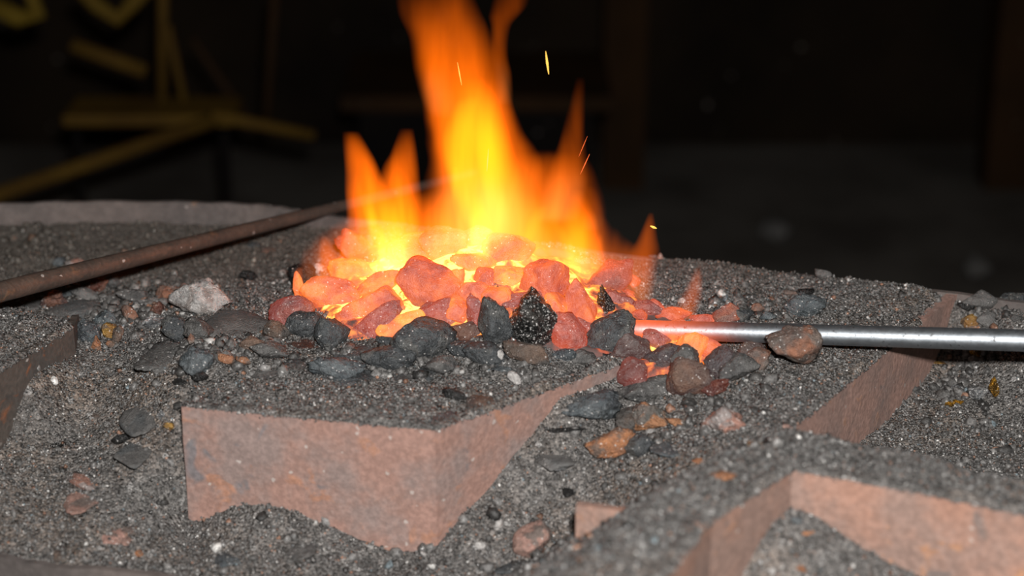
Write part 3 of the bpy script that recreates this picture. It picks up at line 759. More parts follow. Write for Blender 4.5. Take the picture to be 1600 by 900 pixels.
 (1257,479,62,38,0,'blue',0,'coal_lump','large blue-grey lump with a white glint on the far right bed','stone','rock'),
 (1236,458,20,10,0,'brick',0,'clinker','orange chip above the blue-grey lump','stone','rock'),
 (1259,457,26,12,0,'black',0,'coal_lump','dark chip on top of the blue-grey lump',COAL,'rock'),
 (1184,480,22,14,0,'brick',0,'clinker','pinkish pebble right of the orange-pink lump behind the bar','stone','rock'),
 (1200,494,26,14,0,'blue',0,'coal_lump','small blue-grey pebble close behind the bar','stone','rock'),
 (1287,427,26,13,0,'grey',0,'pebble','grey pebble sitting on the back rim of the hearth','stone','rock'),
 (1032,400,10,10,0,'pink',0,'pebble','tiny pink pebble on the back rim right of the flames','stone','rock'),
 (1020,401,14,6,0,'grey',0,'pebble','tiny grey crumb on the back rim beside the pink one','stone','rock'),
 (1213,604,22,11,0,'blue',0,'coal_lump','small blue chip in the fines right of the stones','stone','flat'),
 (1130,656,62,38,0,'pinkwhite',0,'ash_lump','whitish-pink crumbly clinker in the fines, lower right','ash','rock'),
 (1105,664,18,20,0,'white',0,'ash_lump','small pale chip at the left side of the whitish-pink clinker','ash','rock'),
 (957,691,82,44,10,'orange',0,'clinker','bright orange and grey clinker below the dark angular stone','stone','rock'),
 (1012,652,66,46,0,'mixed',0,'clinker','mottled beige-orange clinker right of the dark angular stone','stone','rock'),
 (983,658,40,36,0,'brown',0,'clinker','tan-grey lump between the dark angular stone and the mottled clinker','stone','rock'),
 (1062,660,44,14,-18,'mixed',0,'clinker','thin orange-grey sliver right of the mottled clinker','stone','rock'),
 (927,632,94,46,-4,'blue',0,'coal_lump','dark blue-grey angular stone at the right end of the pale wall',COAL,'wedge'),
 (882,670,56,12,-4,'black',0,'coal_lump','thin black slab put in for a dark slot left below the angular stone',COAL,'flat'),  # black colour stands in for the darkness inside a slot
 (1000,698,46,30,10,'dark',0,'coal_lump','dark lump under the mottled clinker',COAL,'rock'),
 (1050,704,66,26,0,'blue',0,'slag_slab','blue-grey flat stone below the whitish-pink clinker','stone','flat'),
 (862,718,48,36,20,'slab',0,'slag_slab','smooth grey flake lying on the slope right of the pale wall','stone','flat'),
 (892,766,32,16,22,'black',0,'coal_lump','black oval chip on the slope right of the pale wall',COAL,'flat'),
 (832,846,58,46,10,'pink',0,'brick_piece','half-buried pinkish-brown block at the bottom centre','stone','rock'),
 (1128,743,42,14,0,'orange',0,'clinker','blurred orange flake on the foreground ridge','stone','flat'),
 (1096,719,28,10,10,'orange',0,'clinker','blurred thin orange streak of clinker above the foreground ridge','stone','flat'),
 (1180,694,22,10,0,'ochre',0,'ash_lump','blurred yellowish pebble on the foreground ridge','stone','flat'),
 (1200,690,18,10,0,'black',0,'coal_lump','blurred black chip beside the yellowish pebble',COAL,'flat'),
 (1587,741,30,8,0,'white',0,'ash_lump','white chip on the far right edge of the foreground ridge','ash','flat'),
 (1245,814,18,12,0,'blue',0,'pebble','blue-white pebble inside the foreground corner','stone','rock'),
 (1260,830,24,10,0,'orange',0,'clinker','orange crumb below the blue-white pebble in the corner','stone','flat'),
 (1250,888,16,12,0,'orange',0,'clinker','orange crumb at the bottom inside the foreground corner','stone','flat'),
 (1510,478,26,13,0,'black',0,'coal_lump','black chip by the back rim at far right',COAL,'rock'),
 (1530,468,52,26,0,'slab',0,'slag_slab','flat grey stone against the back rim at far right','stone','rock'),
 (1580,474,46,26,0,'dark',0,'coal_lump','dark lump against the back rim at the right edge',COAL,'rock'),
 (1517,502,28,20,0,'ochre',0,'clinker','ochre-yellow clinker behind the bar at far right','stone','rock'),
 (1524,512,28,12,0,'orange',0,'clinker','orange clinker right behind the bar at far right','stone','rock'),
 (1566,495,30,13,0,'orange',0,'clinker','second orange clinker further back at far right','stone','rock'),
 (1541,499,32,22,0,'slab',0,'slag_slab','grey-mauve stone between the orange clinkers','stone','rock'),
 (1590,509,34,16,0,'brick',0,'clinker','brownish-red clinker at the right edge behind the bar','stone','rock'),
 (1588,497,18,11,0,'grey',0,'pebble','pale grey pebble above the brownish-red clinker','stone','rock'),
 (1552,604,16,30,8,'gold',0,'slag_scale','golden shimmering flake on the right lower bed','scale','rock'),
 (1495,608,16,14,0,'silver',0,'pebble','pearly grey pebble on the right lower bed','stone','rock'),
 (1530,616,30,18,0,'silver',0,'slag_scale','white gritty cluster right of the pearly pebble','scale','rock'),
 (1494,572,32,14,0,'slab',0,'slag_slab','pale greenish-grey slab just below the bar at right','stone','flat'),
 (1483,632,18,10,0,'gold',0,'slag_scale','small gold flake at the foot of the rusty plate','scale','rock'),
 (1497,630,16,8,0,'gold',0,'slag_scale','second small gold flake right of the first','scale','rock'),
 (1445,550,10,16,0,'gold',0,'slag_scale','gold glint beside the plate under the bar','scale','rock'),
 (1531,551,30,16,0,'gold',0,'slag_scale','gold glinting scale in the shadow of the bar','scale','rock'),
 (1460,565,30,8,0,'ochre',0,'slag_scale','ochre strip of scale below the bar','scale','flat'),
 # lower left field
 (218,652,58,56,10,'slab',0,'slag_slab','smooth grey slab in the lower left fines, upper of two','stone','flat'),
 (211,712,52,46,-10,'slab',0,'slag_slab','smooth grey slab in the lower left fines, lower of two','stone','flat'),
 (189,686,28,14,5,'black',0,'coal_lump','small black chip between the two smooth grey slabs',COAL,'rock'),
 (96,692,34,18,0,'char',0,'coal_lump','dark sparkling patch of coal in the left fines',COAL,'flat'),
 (130,752,34,34,40,'pinkwhite',0,'ash_lump','white-pink flaky clinker in the lower left fines','ash','flat'),
 (128,786,52,44,10,'pink',0,'clinker','salmon-pink flake below the white-pink one','stone','flat'),
 (178,834,58,28,-8,'pink',0,'clinker','pink-brown flake nearer the bottom left','stone','flat'),
 (217,866,14,10,0,'orange',0,'clinker','tiny orange crumb at the lower left','stone','rock'),
 (264,665,18,11,0,'ochre',0,'pebble','tan pebble left of the pale wall','stone','rock'),
 (252,648,10,14,0,'silver',0,'pebble','tiny turquoise-white chip above the tan pebble','stone','rock'),
 (282,595,26,14,0,'black',0,'coal_lump','black patch put in for a dark hole above the left end of the pale wall',COAL,'flat'),  # flat black lump gives the darkness of a hole by its colour
 (312,588,26,14,0,'black',0,'coal_lump','black chip right of the dark hole patch',COAL,'rock'),
 (150,648,20,8,0,'brown',0,'pebble','brown sliver in the left fines','stone','flat'),
 # on the mound above the wall
 (525,576,84,30,-8,'blue',0,'slag_slab','long bluish-grey log-shaped stone above the pale wall','stone','rock'),
 (455,570,44,24,0,'dark',0,'coal_lump','dark lump left of the log-shaped stone',COAL,'flat'),
 (668,583,30,30,0,'dark',0,'coal_lump','dark crumbly coal above the middle of the pale wall',COAL,'flat'),
 (622,590,46,22,0,'grey',0,'clinker','rough grey stone right of the log-shaped stone','stone','flat'),
 (712,616,42,16,-18,'black',0,'coal_lump','black slanting chip above the corner of the pale wall',COAL,'rock'),
 (726,598,40,20,0,'blue',0,'clinker','light blue-grey stone above the black slanting chip','stone','flat'),
 (752,630,44,30,0,'brown',0,'clinker','brown-grey stone on the wall corner','stone','flat'),
 (698,655,46,22,15,'blue',0,'slag_slab','blue-grey stone on the very corner of the pale wall','stone','flat'),
 (742,652,30,24,0,'dark',0,'coal_lump','dark nugget beside the notch in the wall top',COAL,'rock'),
 (805,591,26,14,-28,'white',0,'ash_lump','white splinter in the fines below the brown-grey stone','ash','rock'),
 (778,558,16,24,-30,'white',0,'ash_lump','thin white sliver below the tall dark coal','ash','rock'),
 (906,604,11,6,0,'white',0,'ash_lump','tiny white chip above the angular stone','ash','rock'),
 (790,575,40,14,-5,'blue',0,'coal_lump','pale teal flake in front of the brown-grey stone','stone','flat'),
 (880,585,44,16,0,'dark',0,'coal_lump','dark chip in the fines left of the plate end',COAL,'flat'),
 (416,583,46,20,0,'grey',0,'clinker','grey lump in the fines above the pale wall, left part','stone','flat'),
 (610,562,84,34,6,'dark',0,'slag_slab','low dark grey mound of coal left of the large dark coal on the front rim',COAL,'rock'),
 (760,552,70,34,-6,'dark',0,'coal_lump','dark grey lump at the foot of the tall dark coal',COAL,'rock'),
 (520,600,70,26,0,'blue',0,'slag_slab','flat teal-grey stone below the log-shaped stone','stone','flat'),
 (560,590,60,26,0,'dark',0,'slag_slab','low dark hump right below the log-shaped stone',COAL,'flat'),
 (690,572,50,30,12,'grey',0,'clinker','grey rough lump below the large dark coal','stone','rock'),
 (905,560,50,22,6,'grey',0,'clinker','grey crumbly lump under the dark wedge-shaped coal','stone','rock'),
 (420,548,56,26,-6,'grey',0,'clinker','grey crumbly hump left of the brown flake by the fire','stone','rock'),
 (395,538,40,20,0,'brown',0,'clinker','brown-grey hump below the large flat slab','stone','rock'),
 # bottom
 (778,820,18,14,20,'white',0,'ash_lump','white chip at the bottom, right of the pale wall','ash','rock'),
 (750,852,18,10,0,'white',0,'ash_lump','white fleck left below the white chip at the bottom','ash','rock'),
 (662,866,9,9,0,'white',0,'ash_lump','tiny bright white bead below the pale wall','ash','rock'),
 (472,860,44,30,0,'grey',0,'slag_slab','blurred grey stone in the fines at the bottom left of centre','stone','flat'),
 (800,880,60,30,0,'dark',0,'slag_slab','blurred dark stone at the bottom centre','stone','flat'),
 (355,875,40,20,0,'blue',0,'clinker','blurred blue-grey stone at the bottom under the wall end','stone','flat'),
 (95,866,34,16,8,'brown',0,'clinker','brownish flake by the front rim at the lower left','stone','flat'),
]
LIFT = {(1240, 541): -.030}
for r in ROCKS:
    rock(*r, lift=LIFT.get(r[:2]))

# dark steel flake under the channel end
fl_ = wall_strip('steel_flake', [w(88, 567, -.016), w(140, 556, -.014)], [.012, .008], .016, DARKRUST, loc=tuple(w(110, 570, -.03)), back=1)
tag(fl_, 'dark thin steel flake lying below the end of the left channel', 'scale')

# ---------- ember bed under the coals
def heat_at(x, y):
    c = at_z(680, 455, .018); e = at_z(1060, 545, 0); f = at_z(880, 480, .012); g_ = at_z(540, 490, .01)
    h = 1.25 * np.exp(-(((x - c[0]) / .085) ** 2 + ((y - c[1]) / .085) ** 2) * .8)
    h = np.maximum(h, .85 * np.exp(-(((x - f[0]) / .07) ** 2 + ((y - f[1]) / .08) ** 2)))
    h = np.maximum(h, .85 * np.exp(-(((x - e[0]) / .05) ** 2 + ((y - e[1]) / .05) ** 2)))
    h = np.maximum(h, .95 * np.exp(-(((x - g_[0]) / .035) ** 2 + ((y - g_[1]) / .045) ** 2)))
    return h
EMB = poly([(480, 470), (530, 530), (620, 530), (760, 535), (930, 552), (985, 565), (1060, 590), (1110, 575), (1120, 520), (1090, 500), (1010, 470), (960, 420), (880, 380), (640, 365), (530, 395)], .008)
ex = np.arange(-.18, .2, .0025); ey = np.arange(1.1, 1.6, .0025); EX, EY = np.meshgrid(ex, ey); x = EX.ravel(); y = EY.ravel(); k = inside(x, y, EMB)
dd = dist_poly(x, y, EMB)
z = terrain(x, y, False) + np.clip(dd * .5, 0, .005) + fbm(np.stack([x, y, x * 0], 1) * 90, 3, 40) * .003
ii = np.arange(len(x)).reshape(EX.shape); q = np.stack([ii[:-1, :-1], ii[:-1, 1:], ii[1:, 1:], ii[1:, :-1]], -1).reshape(-1, 4); k &= heat_at(x, y) > .32; q = q[k[q].all(1)]
us = np.unique(q); rm = np.full(len(x), -1); rm[us] = np.arange(len(us))
def mat_ember():
    b = NT('glowing_embers'); at = b.n('ShaderNodeAttribute', attribute_name='glow_level'); co = b.n('ShaderNodeNewGeometry').outputs['Position']
    nz = b.noise(co, 85, 4, .6, .4); h = b.math('MULTIPLY', at.outputs['Fac'], b.math('MULTIPLY_ADD', nz, 2.9, -.5))
    rp = b.n('ShaderNodeValToRGB'); b.l(h, rp.inputs[0]); cr = rp.color_ramp
    cr.elements[0].position = .12; cr.elements[0].color = (0, 0, 0, 1); cr.elements[1].position = 1; cr.elements[1].color = (1, .62, .12, 1)
    for p_, c_ in ((.3, (.35, .02, .004, 1)), (.5, (1, .12, .012, 1)), (.75, (1, .32, .025, 1))):
        e = cr.elements.new(p_); e.color = c_
    pr = b.n('ShaderNodeBsdfPrincipled'); pr.inputs['Base Color'].default_value = (.1, .08, .075, 1); pr.inputs['Roughness'].default_value = .8
    b.l(rp.outputs[0], pr.inputs['Emission Color']); b.l(b.math('MULTIPLY', b.step(h, .2, 1.3), 2.6), pr.inputs['Emission Strength'])
    b.l(pr.outputs[0], b.out.inputs[0]); return b.m
eb = mesh_obj('ember_bed', np.stack([x, y, z], 1)[us], rm[q], mat_ember(), smooth=True, loc=tuple(at_z(720, 480, .0)))
at_ = eb.data.attributes.new('glow_level', 'FLOAT', 'POINT'); at_.data.foreach_set('value', heat_at(x[us], y[us]))
tag(eb, 'glowing yellow-orange embers in the gaps under the burning coals', 'embers', kind='stuff')
# small filler coals in the fire
cnt = 0
fx = rng.uniform(490, 1100, 700); fy = rng.uniform(375, 600, 700)
for a, b_ in zip(fx, fy):
    p = at_z(a, b_, .01)
    if not inside(np.array([p[0]]), np.array([p[1]]), EMB)[0] or cnt > 84: continue
    hv = float(heat_at(p[0], p[1]))
    if b_ > 440 and cnt % 2: 
        cnt += 0
    s = random.uniform(18, 40)
    zone = 'at the left end of the fire' if a < 560 else 'left of the largest pink coal' if a < 640 else 'around the largest pink coal' if a < 720 else \
        'under the tall main flame' if a < 800 else 'right of the main flame' if a < 930 else 'around the hot end of the round bar'
    zone += ', back row' if b_ < 425 else ', middle' if b_ < 490 else ', near the front'
    rock(a, b_, s, s * random.uniform(.6, .9), random.uniform(-40, 40), 'hot' if hv > .35 else 'warm', min(1.0, .15 + hv * .7), 'hot_coal',
         'small glowing coal packed ' + zone, COAL, group='small coals packed in the fire', lift=.009, sub=3)
    cnt += 1

# ------------------------------------------------------------------ the round bar in the fire
def mat_bar():
    b = NT('bright_steel_bar'); co = b.n('ShaderNodeTexCoord').outputs['Object']; gp = b.n('ShaderNodeNewGeometry').outputs['Position']
    n1 = b.noise(b.vmath('MULTIPLY', co, (1, 6, 6)), 40, 5, .6); n2 = b.noise(co, 220, 3, .6)
    col = b.mix(n1, (.25, .28, .31, 1), (.42, .45, .48, 1)); col = b.mix(b.step(n2, .60, .72), col, (.10, .095, .095, 1))
    pr = b.n('ShaderNodeBsdfPrincipled'); b.l(col, pr.inputs['Base Color']); pr.inputs['Metallic'].default_value = .94
    b.l(b.math('MULTIPLY_ADD', n2, .3, .34), pr.inputs['Roughness'])
    s = b.n('ShaderNodeSeparateXYZ'); b.l(gp, s.inputs[0])
    h = b.step(s.outputs[0], .175, .09)      # the bar is heated at its tip only
    pr.inputs['Emission Color'].default_value = (1, .13, .02, 1); b.l(b.math('MULTIPLY', h, .95), pr.inputs['Emission Strength'])
    bp = b.n('ShaderNodeBump'); bp.inputs['Strength'].default_value = .25; bp.inputs['Distance'].default_value = .0006; b.l(n2, bp.inputs['Height']); b.l(bp.outputs[0], pr.inputs['Normal'])
    b.l(pr.outputs[0], b.out.inputs[0]); return b.m
def at_d(px, py, dp):
    d = ray(px, py); t = dp / (d[1] * cp - d[2] * sp); return np.array([0, 0, H]) + d * t
b0 = at_d(975, 514, 1.402); b1 = at_d(1600, 532, 1.33); dirv = (b1 - b0)
P = [b0 + dirv * t for t in np.linspace(0, 1.9, 60)]
R = np.linspace(.0069, .0086, 60); R[0] = .0055
tag(tube('round_bar', P, R, mat_bar(), seg=48, loc=tuple(b0)), 'polished round steel bar lying in the fire with its left end glowing', 'metal bar')

# ---------- the long poker at the left
q0 = at_z(0, 456, .042); q1 = at_z(478, 336, .0085); dq = q1 - q0
P = [q0 + dq * t for t in np.linspace(-.45, 1.75, 50)]; R = np.linspace(.0088, .0036, 50)
tag(tube('poker', P, R, POKER, seg=20, noise=.03, loc=tuple(q0)), 'long thin brown iron poker resting across the far left rim of the hearth', 'poker')

# ------------------------------------------------------------------ flames
YF = 1.37
def flame_mat(name, ctrl, z0, z1, x0, x1, hwmax, ydep, yc, imax, seed, grain=.5):
    b = NT(name); co = b.n('ShaderNodeTexCoord').outputs['Object']
    s = b.n('ShaderNodeSeparateXYZ'); b.l(co, s.inputs[0])
    t = b.math('DIVIDE', b.math('SUBTRACT', s.outputs[2], z0), z1 - z0, clamp=True)
    def curve(vals):
        fc = b.n('ShaderNodeFloatCurve'); b.l(t, fc.inputs['Value']); cv = fc.mapping.curves[0]
        pts = sorted(vals); cv.points[0].location = pts[0]; cv.points[1].location = pts[-1]
        for p in pts[1:-1]: cv.points.new(*p)
        fc.mapping.use_clip = False; fc.mapping.update(); return fc.outputs[0]
    cx = curve([(c[0], (c[1] - x0) / (x1 - x0)) for c in ctrl]); hw = curve([(c[0], c[2] / hwmax) for c in ctrl]); it = curve([(c[0], c[3] / imax) for c in ctrl])
    cx = b.math('MULTIPLY_ADD', cx, x1 - x0, x0); hw = b.math('MAXIMUM', b.math('MULTIPLY', hw, hwmax), .0006)
    wv = b.vmath('MULTIPLY', co, (1, 1, .45))
    wob = b.noise(b.vmath('ADD', wv, (seed * 1.3, seed * .7, 0)), 28, 2, .5)
    cx = b.math('ADD', cx, b.math('MULTIPLY', b.math('SUBTRACT', wob, .5), b.math('MULTIPLY', hw, .7)))
    dx = b.math('DIVIDE', b.math('SUBTRACT', s.outputs[0], cx), hw)
    dy = b.math('DIVIDE', b.math('SUBTRACT', s.outputs[1], yc), b.math('MAXIMUM', b.math('MULTIPLY', hw, ydep), .002))
    r2 = b.math('ADD', b.math('MULTIPLY', dx, dx), b.math('MULTIPLY', dy, dy))
    qv = b.math('SUBTRACT', 1.0, r2, clamp=True); qv = b.math('POWER', qv, 1.25)
    st = b.noise(b.vmath('ADD', b.vmath('MULTIPLY', co, (1, 1, .2)), (seed, 0, seed * 2.1)), 62, 3, .5, .5)
    stv = b.math('MULTIPLY_ADD', b.step(st, .32, .68), 2 * grain, 1 - grain)
    # optical strength per metre divided by thickness so that wide flames do not blow out
    e = b.math('MULTIPLY', b.math('MULTIPLY', qv, it), stv)
    e = b.math('DIVIDE', b.math('MULTIPLY', e, imax), b.math('MULTIPLY', b.math('ADD', hw, .004), ydep * 1.6))
    em = b.n('ShaderNodeEmission'); b.l(e, em.inputs['Strength'])
    low = b.step(t, .45, .0)
    b.l(b.mix(low, (1.0, .15, .003, 1), (1.0, .27, .06, 1)), em.inputs['Color'])
    b.l(em.outputs[0], b.out.inputs['Volume'])
    try: b.m.volume_intersection_method
    except AttributeError: pass
    return b.m
fire = tag(empty('fire', tuple(at_y(750, 450, YF))), 'tall orange and yellow flames rising from the burning coals', 'fire')
def flame(pts, ydep=.6, yoff=0.0, seed=1, grain=.5, gain=1.0):
    Y = YF + yoff; W = []
    for (px, py, hp, inten) in pts:
        c = at_y(px, py, Y); W.append((c[2], c[0], 1.3 * hp * depth(c) / FPX, inten * .95 * gain))
    W.sort(); fz = fire.location
    z0, z1 = W[0][0] - fz[2], W[-1][0] - fz[2]
    xs = [a[1] - fz[0] for a in W]; x0, x1 = min(xs) - .002, max(xs) + .002; hwm = max(a[2] for a in W) * 1.02; im = max(a[3] for a in W)
    ctrl = [((a[0] - fz[2] - z0) / (z1 - z0), a[1] - fz[0], a[2], a[3]) for a in W]
    yc = Y - fz[1]
    m = flame_mat('flame', ctrl, z0, z1, x0, x1, hwm, ydep, yc, im, seed, grain)
    # closed body a little larger than the burning gas it holds
    V = []; F = []; seg = 20; nr = 36; ts = np.linspace(0, 1, nr)
    T = [c[0] for c in ctrl]; cxs = np.interp(ts, T, [c[1] for c in ctrl]); hws = np.interp(ts, T, [c[2] for c in ctrl])
    for i in range(nr):
        h_ = hws[i] * 1.38 + .0015
        for k in range(seg):
            th = 2 * math.pi * k / seg
            V.append((cxs[i] + h_ * math.cos(th) + fz[0], yc + h_ * ydep / 1.2 * math.sin(th) + fz[1], z0 + ts[i] * (z1 - z0) + fz[2]))
    for i in range(nr - 1):
        for k in range(seg): F.append((i * seg + k, i * seg + (k + 1) % seg, (i + 1) * seg + (k + 1) % seg, (i + 1) * seg + k))
    F.append(tuple(range(seg))[::-1]); F.append(tuple((nr - 1) * seg + k for k in range(seg)))
    return mesh_obj('flame', V, F, m, fire)
FL = [
 # twin flame at left
 ([(614,450,34,.9),(600,405,42,2.4),(586,355,38,2.7),(575,305,31,2.2),(566,265,23,1.4),(557,235,17,.8),(548,205,11,.0)], .6, 0, 1),
 ([(618,450,30,.8),(622,400,33,2.0),(624,350,33,2.5),(623,305,32,2.3),(626,265,26,1.6),(632,235,18,.8),(636,200,10,.0)], .6, .004, 2),
 # bright streaks in it
 ([(624,445,11,1.8),(610,410,12,2.6),(592,370,11,2.4),(577,330,10,1.2),(568,295,6,.0)], .8, -.01, 3),
 ([(600,440,9,1.2),(618,405,9,1.6),(634,375,7,.8),(642,350,4,.0)], .8, -.012, 27),
 # main column
 ([(752,445,78,1.1),(756,400,82,1.6),(756,350,80,2.0),(752,300,74,2.6),(748,250,70,2.9),(742,200,62,2.6),(730,150,58,1.9),(716,100,56,1.15),(707,55,50,.7),(700,15,42,.38),(696,-35,26,.0)], .55, 0, 4),
 ([(740,440,13,2.2),(752,390,15,2.2),(740,335,18,2.8),(722,280,21,3.4),(714,235,21,2.8),(720,190,20,1.8),(736,150,12,.0)], .8, -.012, 5),
 ([(788,390,20,.4),(784,330,32,1.6),(774,280,36,2.4),(762,230,36,2.4),(750,180,32,1.6),(742,120,16,.0)], .7, .004, 6),
 ([(724,385,6,.0),(721,345,8,1.3),(714,300,8,1.4),(712,260,5,.0)], .9, -.018, 7),
 ([(694,185,14,.0),(688,160,22,.3),(676,110,25,.55),(668,60,26,.5),(656,20,28,.25),(648,-20,18,.0)], .6, .006, 8),
 ([(790,165,12,.0),(786,120,13,.3),(780,80,12,.38),(782,45,14,.32),(796,10,24,.2),(806,-25,22,.0)], .6, .01, 9),
 # right-hand body and its thin curled tongue
 ([(848,445,72,.9),(844,400,84,1.5),(840,350,86,1.7),(842,312,80,1.4),(846,280,70,.9),(852,258,58,.45),(856,238,40,.0)], .5, .004, 10),
 ([(866,345,30,.3),(878,300,30,.9),(888,260,24,.7),(895,215,16,.4),(900,175,12,.2),(907,120,7,.0)], .7, .0, 11),
 ([(897,468,27,.7),(902,430,32,1.7),(908,390,30,2.1),(908,350,25,1.6),(906,322,17,.8),(904,295,9,.0)], .6, -.004, 12),
 ([(888,500,7,1.8),(892,460,9,2.2),(897,420,10,1.6),(884,380,10,1.2),(866,345,6,.0)], .9, -.012, 13),
 ([(812,420,6,.3),(818,390,8,1.0),(835,350,11,.8),(850,320,8,.0)], .9, -.012, 14),
 ([(938,450,14,.3),(936,420,12,.5),(936,392,9,.4),(938,366,4,.0)], .8, -.004, 15),
 ([(926,360,12,.0),(928,335,14,.2),(926,312,12,.14),(922,290,8,.0)], .8, .004, 16),
 # veil of flame between the twin flame and the column
 ([(665,440,40,.5),(665,395,42,.9),(668,350,36,.7),(674,310,26,.3),(680,280,14,.0)], .6, .006, 28),
 # right small flames
 ([(1004,490,12,.3),(1000,450,20,.42),(1005,410,22,.5),(1012,370,13,.38),(1017,332,4,.0)], .6, -.02, 17),
 ([(975,470,26,.25),(965,430,26,.32),(955,395,14,.0)], .6, -.01, 18),
 ([(1062,512,16,.3),(1074,480,15,.38),(1084,450,11,.3),(1092,415,4,.0)], .7, -.03, 19),
 ([(1040,512,50,.35),(1040,498,46,.5),(1040,478,20,.0)], .4, -.03, 20),
 # left small flames
 ([(515,450,22,.35),(518,415,20,.6),(512,390,13,.45),(508,368,5,.0)], .7, -.004, 21),
 ([(545,455,20,.35),(547,420,20,.6),(547,380,13,.5),(545,335,4,.0)], .7, -.01, 22),
 ([(475,470,9,.3),(466,440,8,.5),(468,418,5,.0)], .9, -.01, 23),
 ([(512,470,5,.8),(528,430,6,.8),(536,390,5,.3),(540,360,3,.0)], .9, -.02, 24),
 # hazy base glow over the heart, put in as a wide glowing flame body
 ([(745,455,200,.3),(745,425,205,2.0),(742,385,195,2.2),(738,345,165,1.4),(732,300,100,.0)], .28, .01, 25),
 ([(735,450,12,1.6),(742,425,14,1.6),(752,395,10,.9),(760,370,6,.0)], .9, -.02, 26),
]
for pts, yd, yo, sd in FL: flame(pts, yd, yo, sd, .32 if sd < 24 else .5, 1.6 if 15 <= sd <= 24 else 1.5 if sd in (5, 6, 3) else 1.3 if sd == 25 else 1.35 if sd in (1, 2, 4, 8, 9, 12) else 1.0)

# sparks: tiny glowing splinters in the air
def mat_spark(name, c, s):
    b = NT(name); e = b.n('ShaderNodeEmission'); e.inputs[0].default_value = c4(c); e.inputs[1].default_value = s; b.l(e.outputs[0], b.out.inputs[0]); return b.m
SP1 = mat_spark('yellow_spark', (1, .55, .1), 1.6); SP2 = mat_spark('red_spark', (1, .16, .04), 1.3)
for (xa, ya, xb, yb, r_, m_, lab) in [
    (850, 60, 860, 136, .0007, SP1, 'long bright yellow spark flying in the dark right of the tall flame'),
    (712, 82, 724, 148, .0003, SP1, 'thin yellow spark high in the tall flame'),
    (765, 208, 759, 292, .0003, SP1, 'thin yellow spark low in the tall flame'),
    (928, 226, 900, 287, .0003, SP2, 'thin red spark slanting in the dark beside the right flame'),
    (919, 210, 903, 248, .0002, SP2, 'very fine red spark just left of the slanting one'),
    (1016, 353, 1026, 357, .0008, SP1, 'short bright yellow spark over the small right flame')]:
    a = at_y(xa, ya, 1.33); c = at_y(xb, yb, 1.33); mid = (a + c) / 2; half = (c - a) / 2
    L = np.linalg.norm(half); half *= min(1, .0085 / L)
    P = [mid + half * t for t in (-1, -.6, 0, .6, 1)]
    tag(tube('spark', P, [r_ * .3, r_ * .8, r_ * 1.2, r_ * .8, r_ * .3], m_, seg=8, loc=tuple(mid)), lab, 'spark')

# ------------------------------------------------------------------ the dark workshop behind
def mat_dull(name, a, b2, sc=3, rough=.9):
    b = NT(name); co = b.n('ShaderNodeNewGeometry').outputs['Position']
    n1 = b.noise(co, sc, 5, .6); n2 = b.noise(co, sc * 14, 3, .6)
    col = b.mix(b.step(n1, .35, .65), c4(a), c4(b2)); col = b.mix(b.step(n2, .7, .76), col, (.2, .19, .18, 1))
    pr = b.n('ShaderNodeBsdfPrincipled'); b.l(col, pr.inputs['Base Color']); pr.inputs['Roughness'].default_value = rough; pr.inputs['Specular IOR Level'].default_value = .06
    b.l(pr.outputs[0], b.out.inputs[0]); return b.m
V, F = box_geo((0, 2.0, -.775), (9, 8, .05)); tag(mesh_obj('floor', V, F, mat_dull('grey_earth_floor', (.07, .064, .058), (.125, .118, .108))), kind='structure')
V, F = box_geo((0, 4.35, .7), (9, .1, 3.0)); tag(mesh_obj('wall_back', V, F, mat_dull('sooty_brown_wall', (.008, .006, .005), (.02, .014, .009), 1.6)), kind='structure')
OLIVE = mat_dull('dim_olive_brown_iron', (.075, .042, .010), (.11, .065, .012), 9, .7)
OCHRE = mat_dull('dim_ochre_paint', (.16, .11, .015), (.11, .07, .012), 6, .7)
BROWN = mat_dull('dark_brown_timber', (.035, .018, .008), (.025, .014, .007), 5, .8)
SOOT = mat_dull('sooty_iron', (.006, .005, .005), (.009, .007, .006), 5, .8)
YB = 3.0
st = tag(empty('tool_stand', tuple(at_y(260, 330, YB))), 'dim olive iron stand with flat shelf and upright rods, upper left', 'stand')
def bar(name, pts, r, m, par, seg=12, loc=None):
    P = [at_y(a, b_, YB + c) for a, b_, c in pts]; return tube(name, P, r, m, par, seg, loc=loc)
c = (at_y(90, 190, YB) + at_y(370, 190, YB)) / 2
V, F = box_geo((c[0], c[1] + .06, c[2]), (.28, .12, .022)); bevel(mesh_obj('shelf', V, F, OLIVE, st), .006)
bar('arm', [(330, 180, 0), (490, 212, .05)], .010, OLIVE, st)
bar('rod', [(255, -60, .08), (253, 165, .08)], .009, OLIVE, st)
bar('rod', [(262, 40, .05), (288, 160, .05)], .007, OLIVE, st)
bar('rod', [(300, 60, .15), (390, 190, .15)], .006, BROWN, st)
bar('rod', [(430, -20, .2), (416, 195, .2)], .008, BROWN, st)
zz = at_y(230, 220, YB)[2]
for a in (120, 350):
    pp = at_y(a, 205, YB + .1); tube('leg', [pp, (pp[0], pp[1], -.75)], .008, SOOT, st, 10)
tag(bar('long_rod', [(-60, 332, -.25), (0, 303, -.2), (150, 252, -.1), (335, 188, 0)], .0125, OLIVE, None, loc=tuple(at_y(0, 303, 2.8))), 'dim olive rod leaning up to the shelf of the iron stand', 'rod')
tag(bar('pipe', [(112, 70, .1), (228, 112, .1)], .0125, OLIVE, None, loc=tuple(at_y(112, 70, 3.1))), 'short dim brown pipe hanging left of the upright rods', 'pipe')
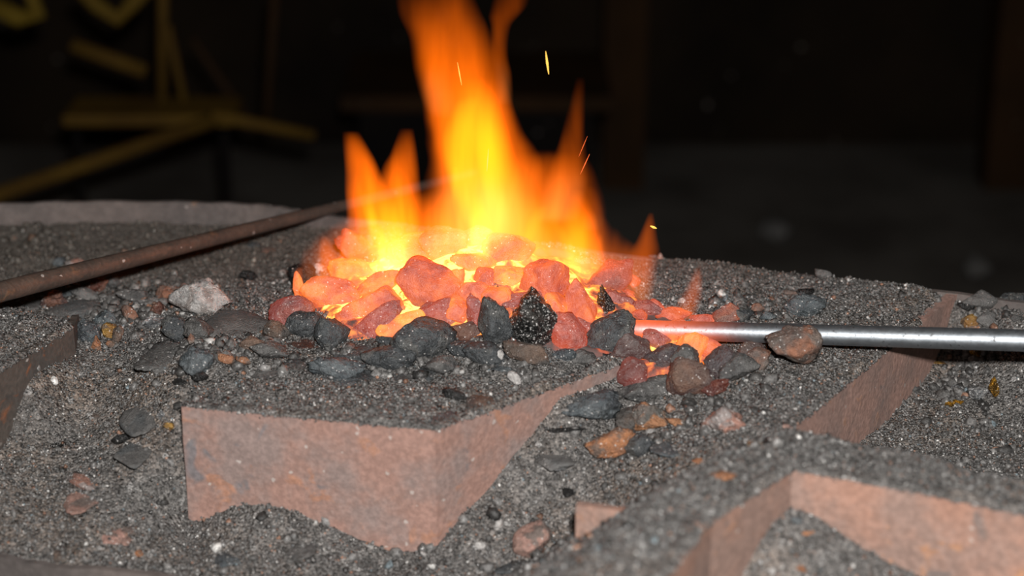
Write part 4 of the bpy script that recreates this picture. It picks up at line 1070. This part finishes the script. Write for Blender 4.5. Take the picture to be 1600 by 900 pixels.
tag(bar('hook', [(-20, 5, 0), (30, 28, 0), (58, 20, 0), (50, -20, 0)], .016, OCHRE, None, loc=tuple(at_y(30, 28, 3))), 'blurred ochre iron hook at the top left corner', 'hook')
tag(bar('chain_tongs', [(120, -25, 0), (150, 8, 0), (185, 30, 0), (205, 8, 0), (230, -20, 0)], .013, OCHRE, None, loc=tuple(at_y(185, 30, 3))), 'blurred ochre curved tongs hanging near the top left', 'tongs')
# sunken hearth hood / bench behind the fire, post
c0 = at_y(745, 150, 3.6)
bench = tag(empty('workbench', (c0[0], 3.6, -.75)), 'dark workbench with a faint brown top edge behind the flames', 'bench')
V, F = box_geo((c0[0], 3.72, c0[2]), (.52, .36, .03)); mesh_obj('bench_top', V, F, BROWN, bench)
V, F = box_geo((c0[0], 3.74, (c0[2] - .75) / 2 - .01), (.46, .30, c0[2] + .73)); mesh_obj('bench_body', V, F, SOOT, bench)
pc = at_y(975, 100, 4.0)
V, F = box_geo((pc[0], 4.0, .7), (.09, .09, 2.9)); po = mesh_obj('post', V, F, BROWN, loc=(pc[0], 4.0, -.75)); tag(po, 'dim brown timber post in the dark right of the flames', 'post')
pc = at_y(1585, 100, 4.0)
V, F = box_geo((pc[0], 4.0, .7), (.10, .09, 2.9)); po = mesh_obj('post', V, F, BROWN, loc=(pc[0], 4.0, -.75)); tag(po, 'dim brown timber post at the far right edge', 'post')
pp = at_z(1210, 366, -.74)
V, F = rock_mesh(.07, .06, .045, 0, 'grey', 900, 3); o = mesh_obj('stone', V + pp + np.array([0, 0, .01]), F, ROCK['grey'], loc=tuple(pp), smooth=True); o.color = (1, 1, 1, 0); tag(o, 'blurred pale stone on the floor behind the hearth', 'stone')
pp = at_z(1524, 424, -.74)
V, F = rock_mesh(.05, .05, .045, 0, 'grey', 901, 3); o = mesh_obj('stone', V + pp + np.array([0, 0, .01]), F, ROCK['grey'], loc=tuple(pp), smooth=True); o.color = (1, 1, 1, 0); tag(o, 'blurred pale stone on the floor at far right', 'stone')
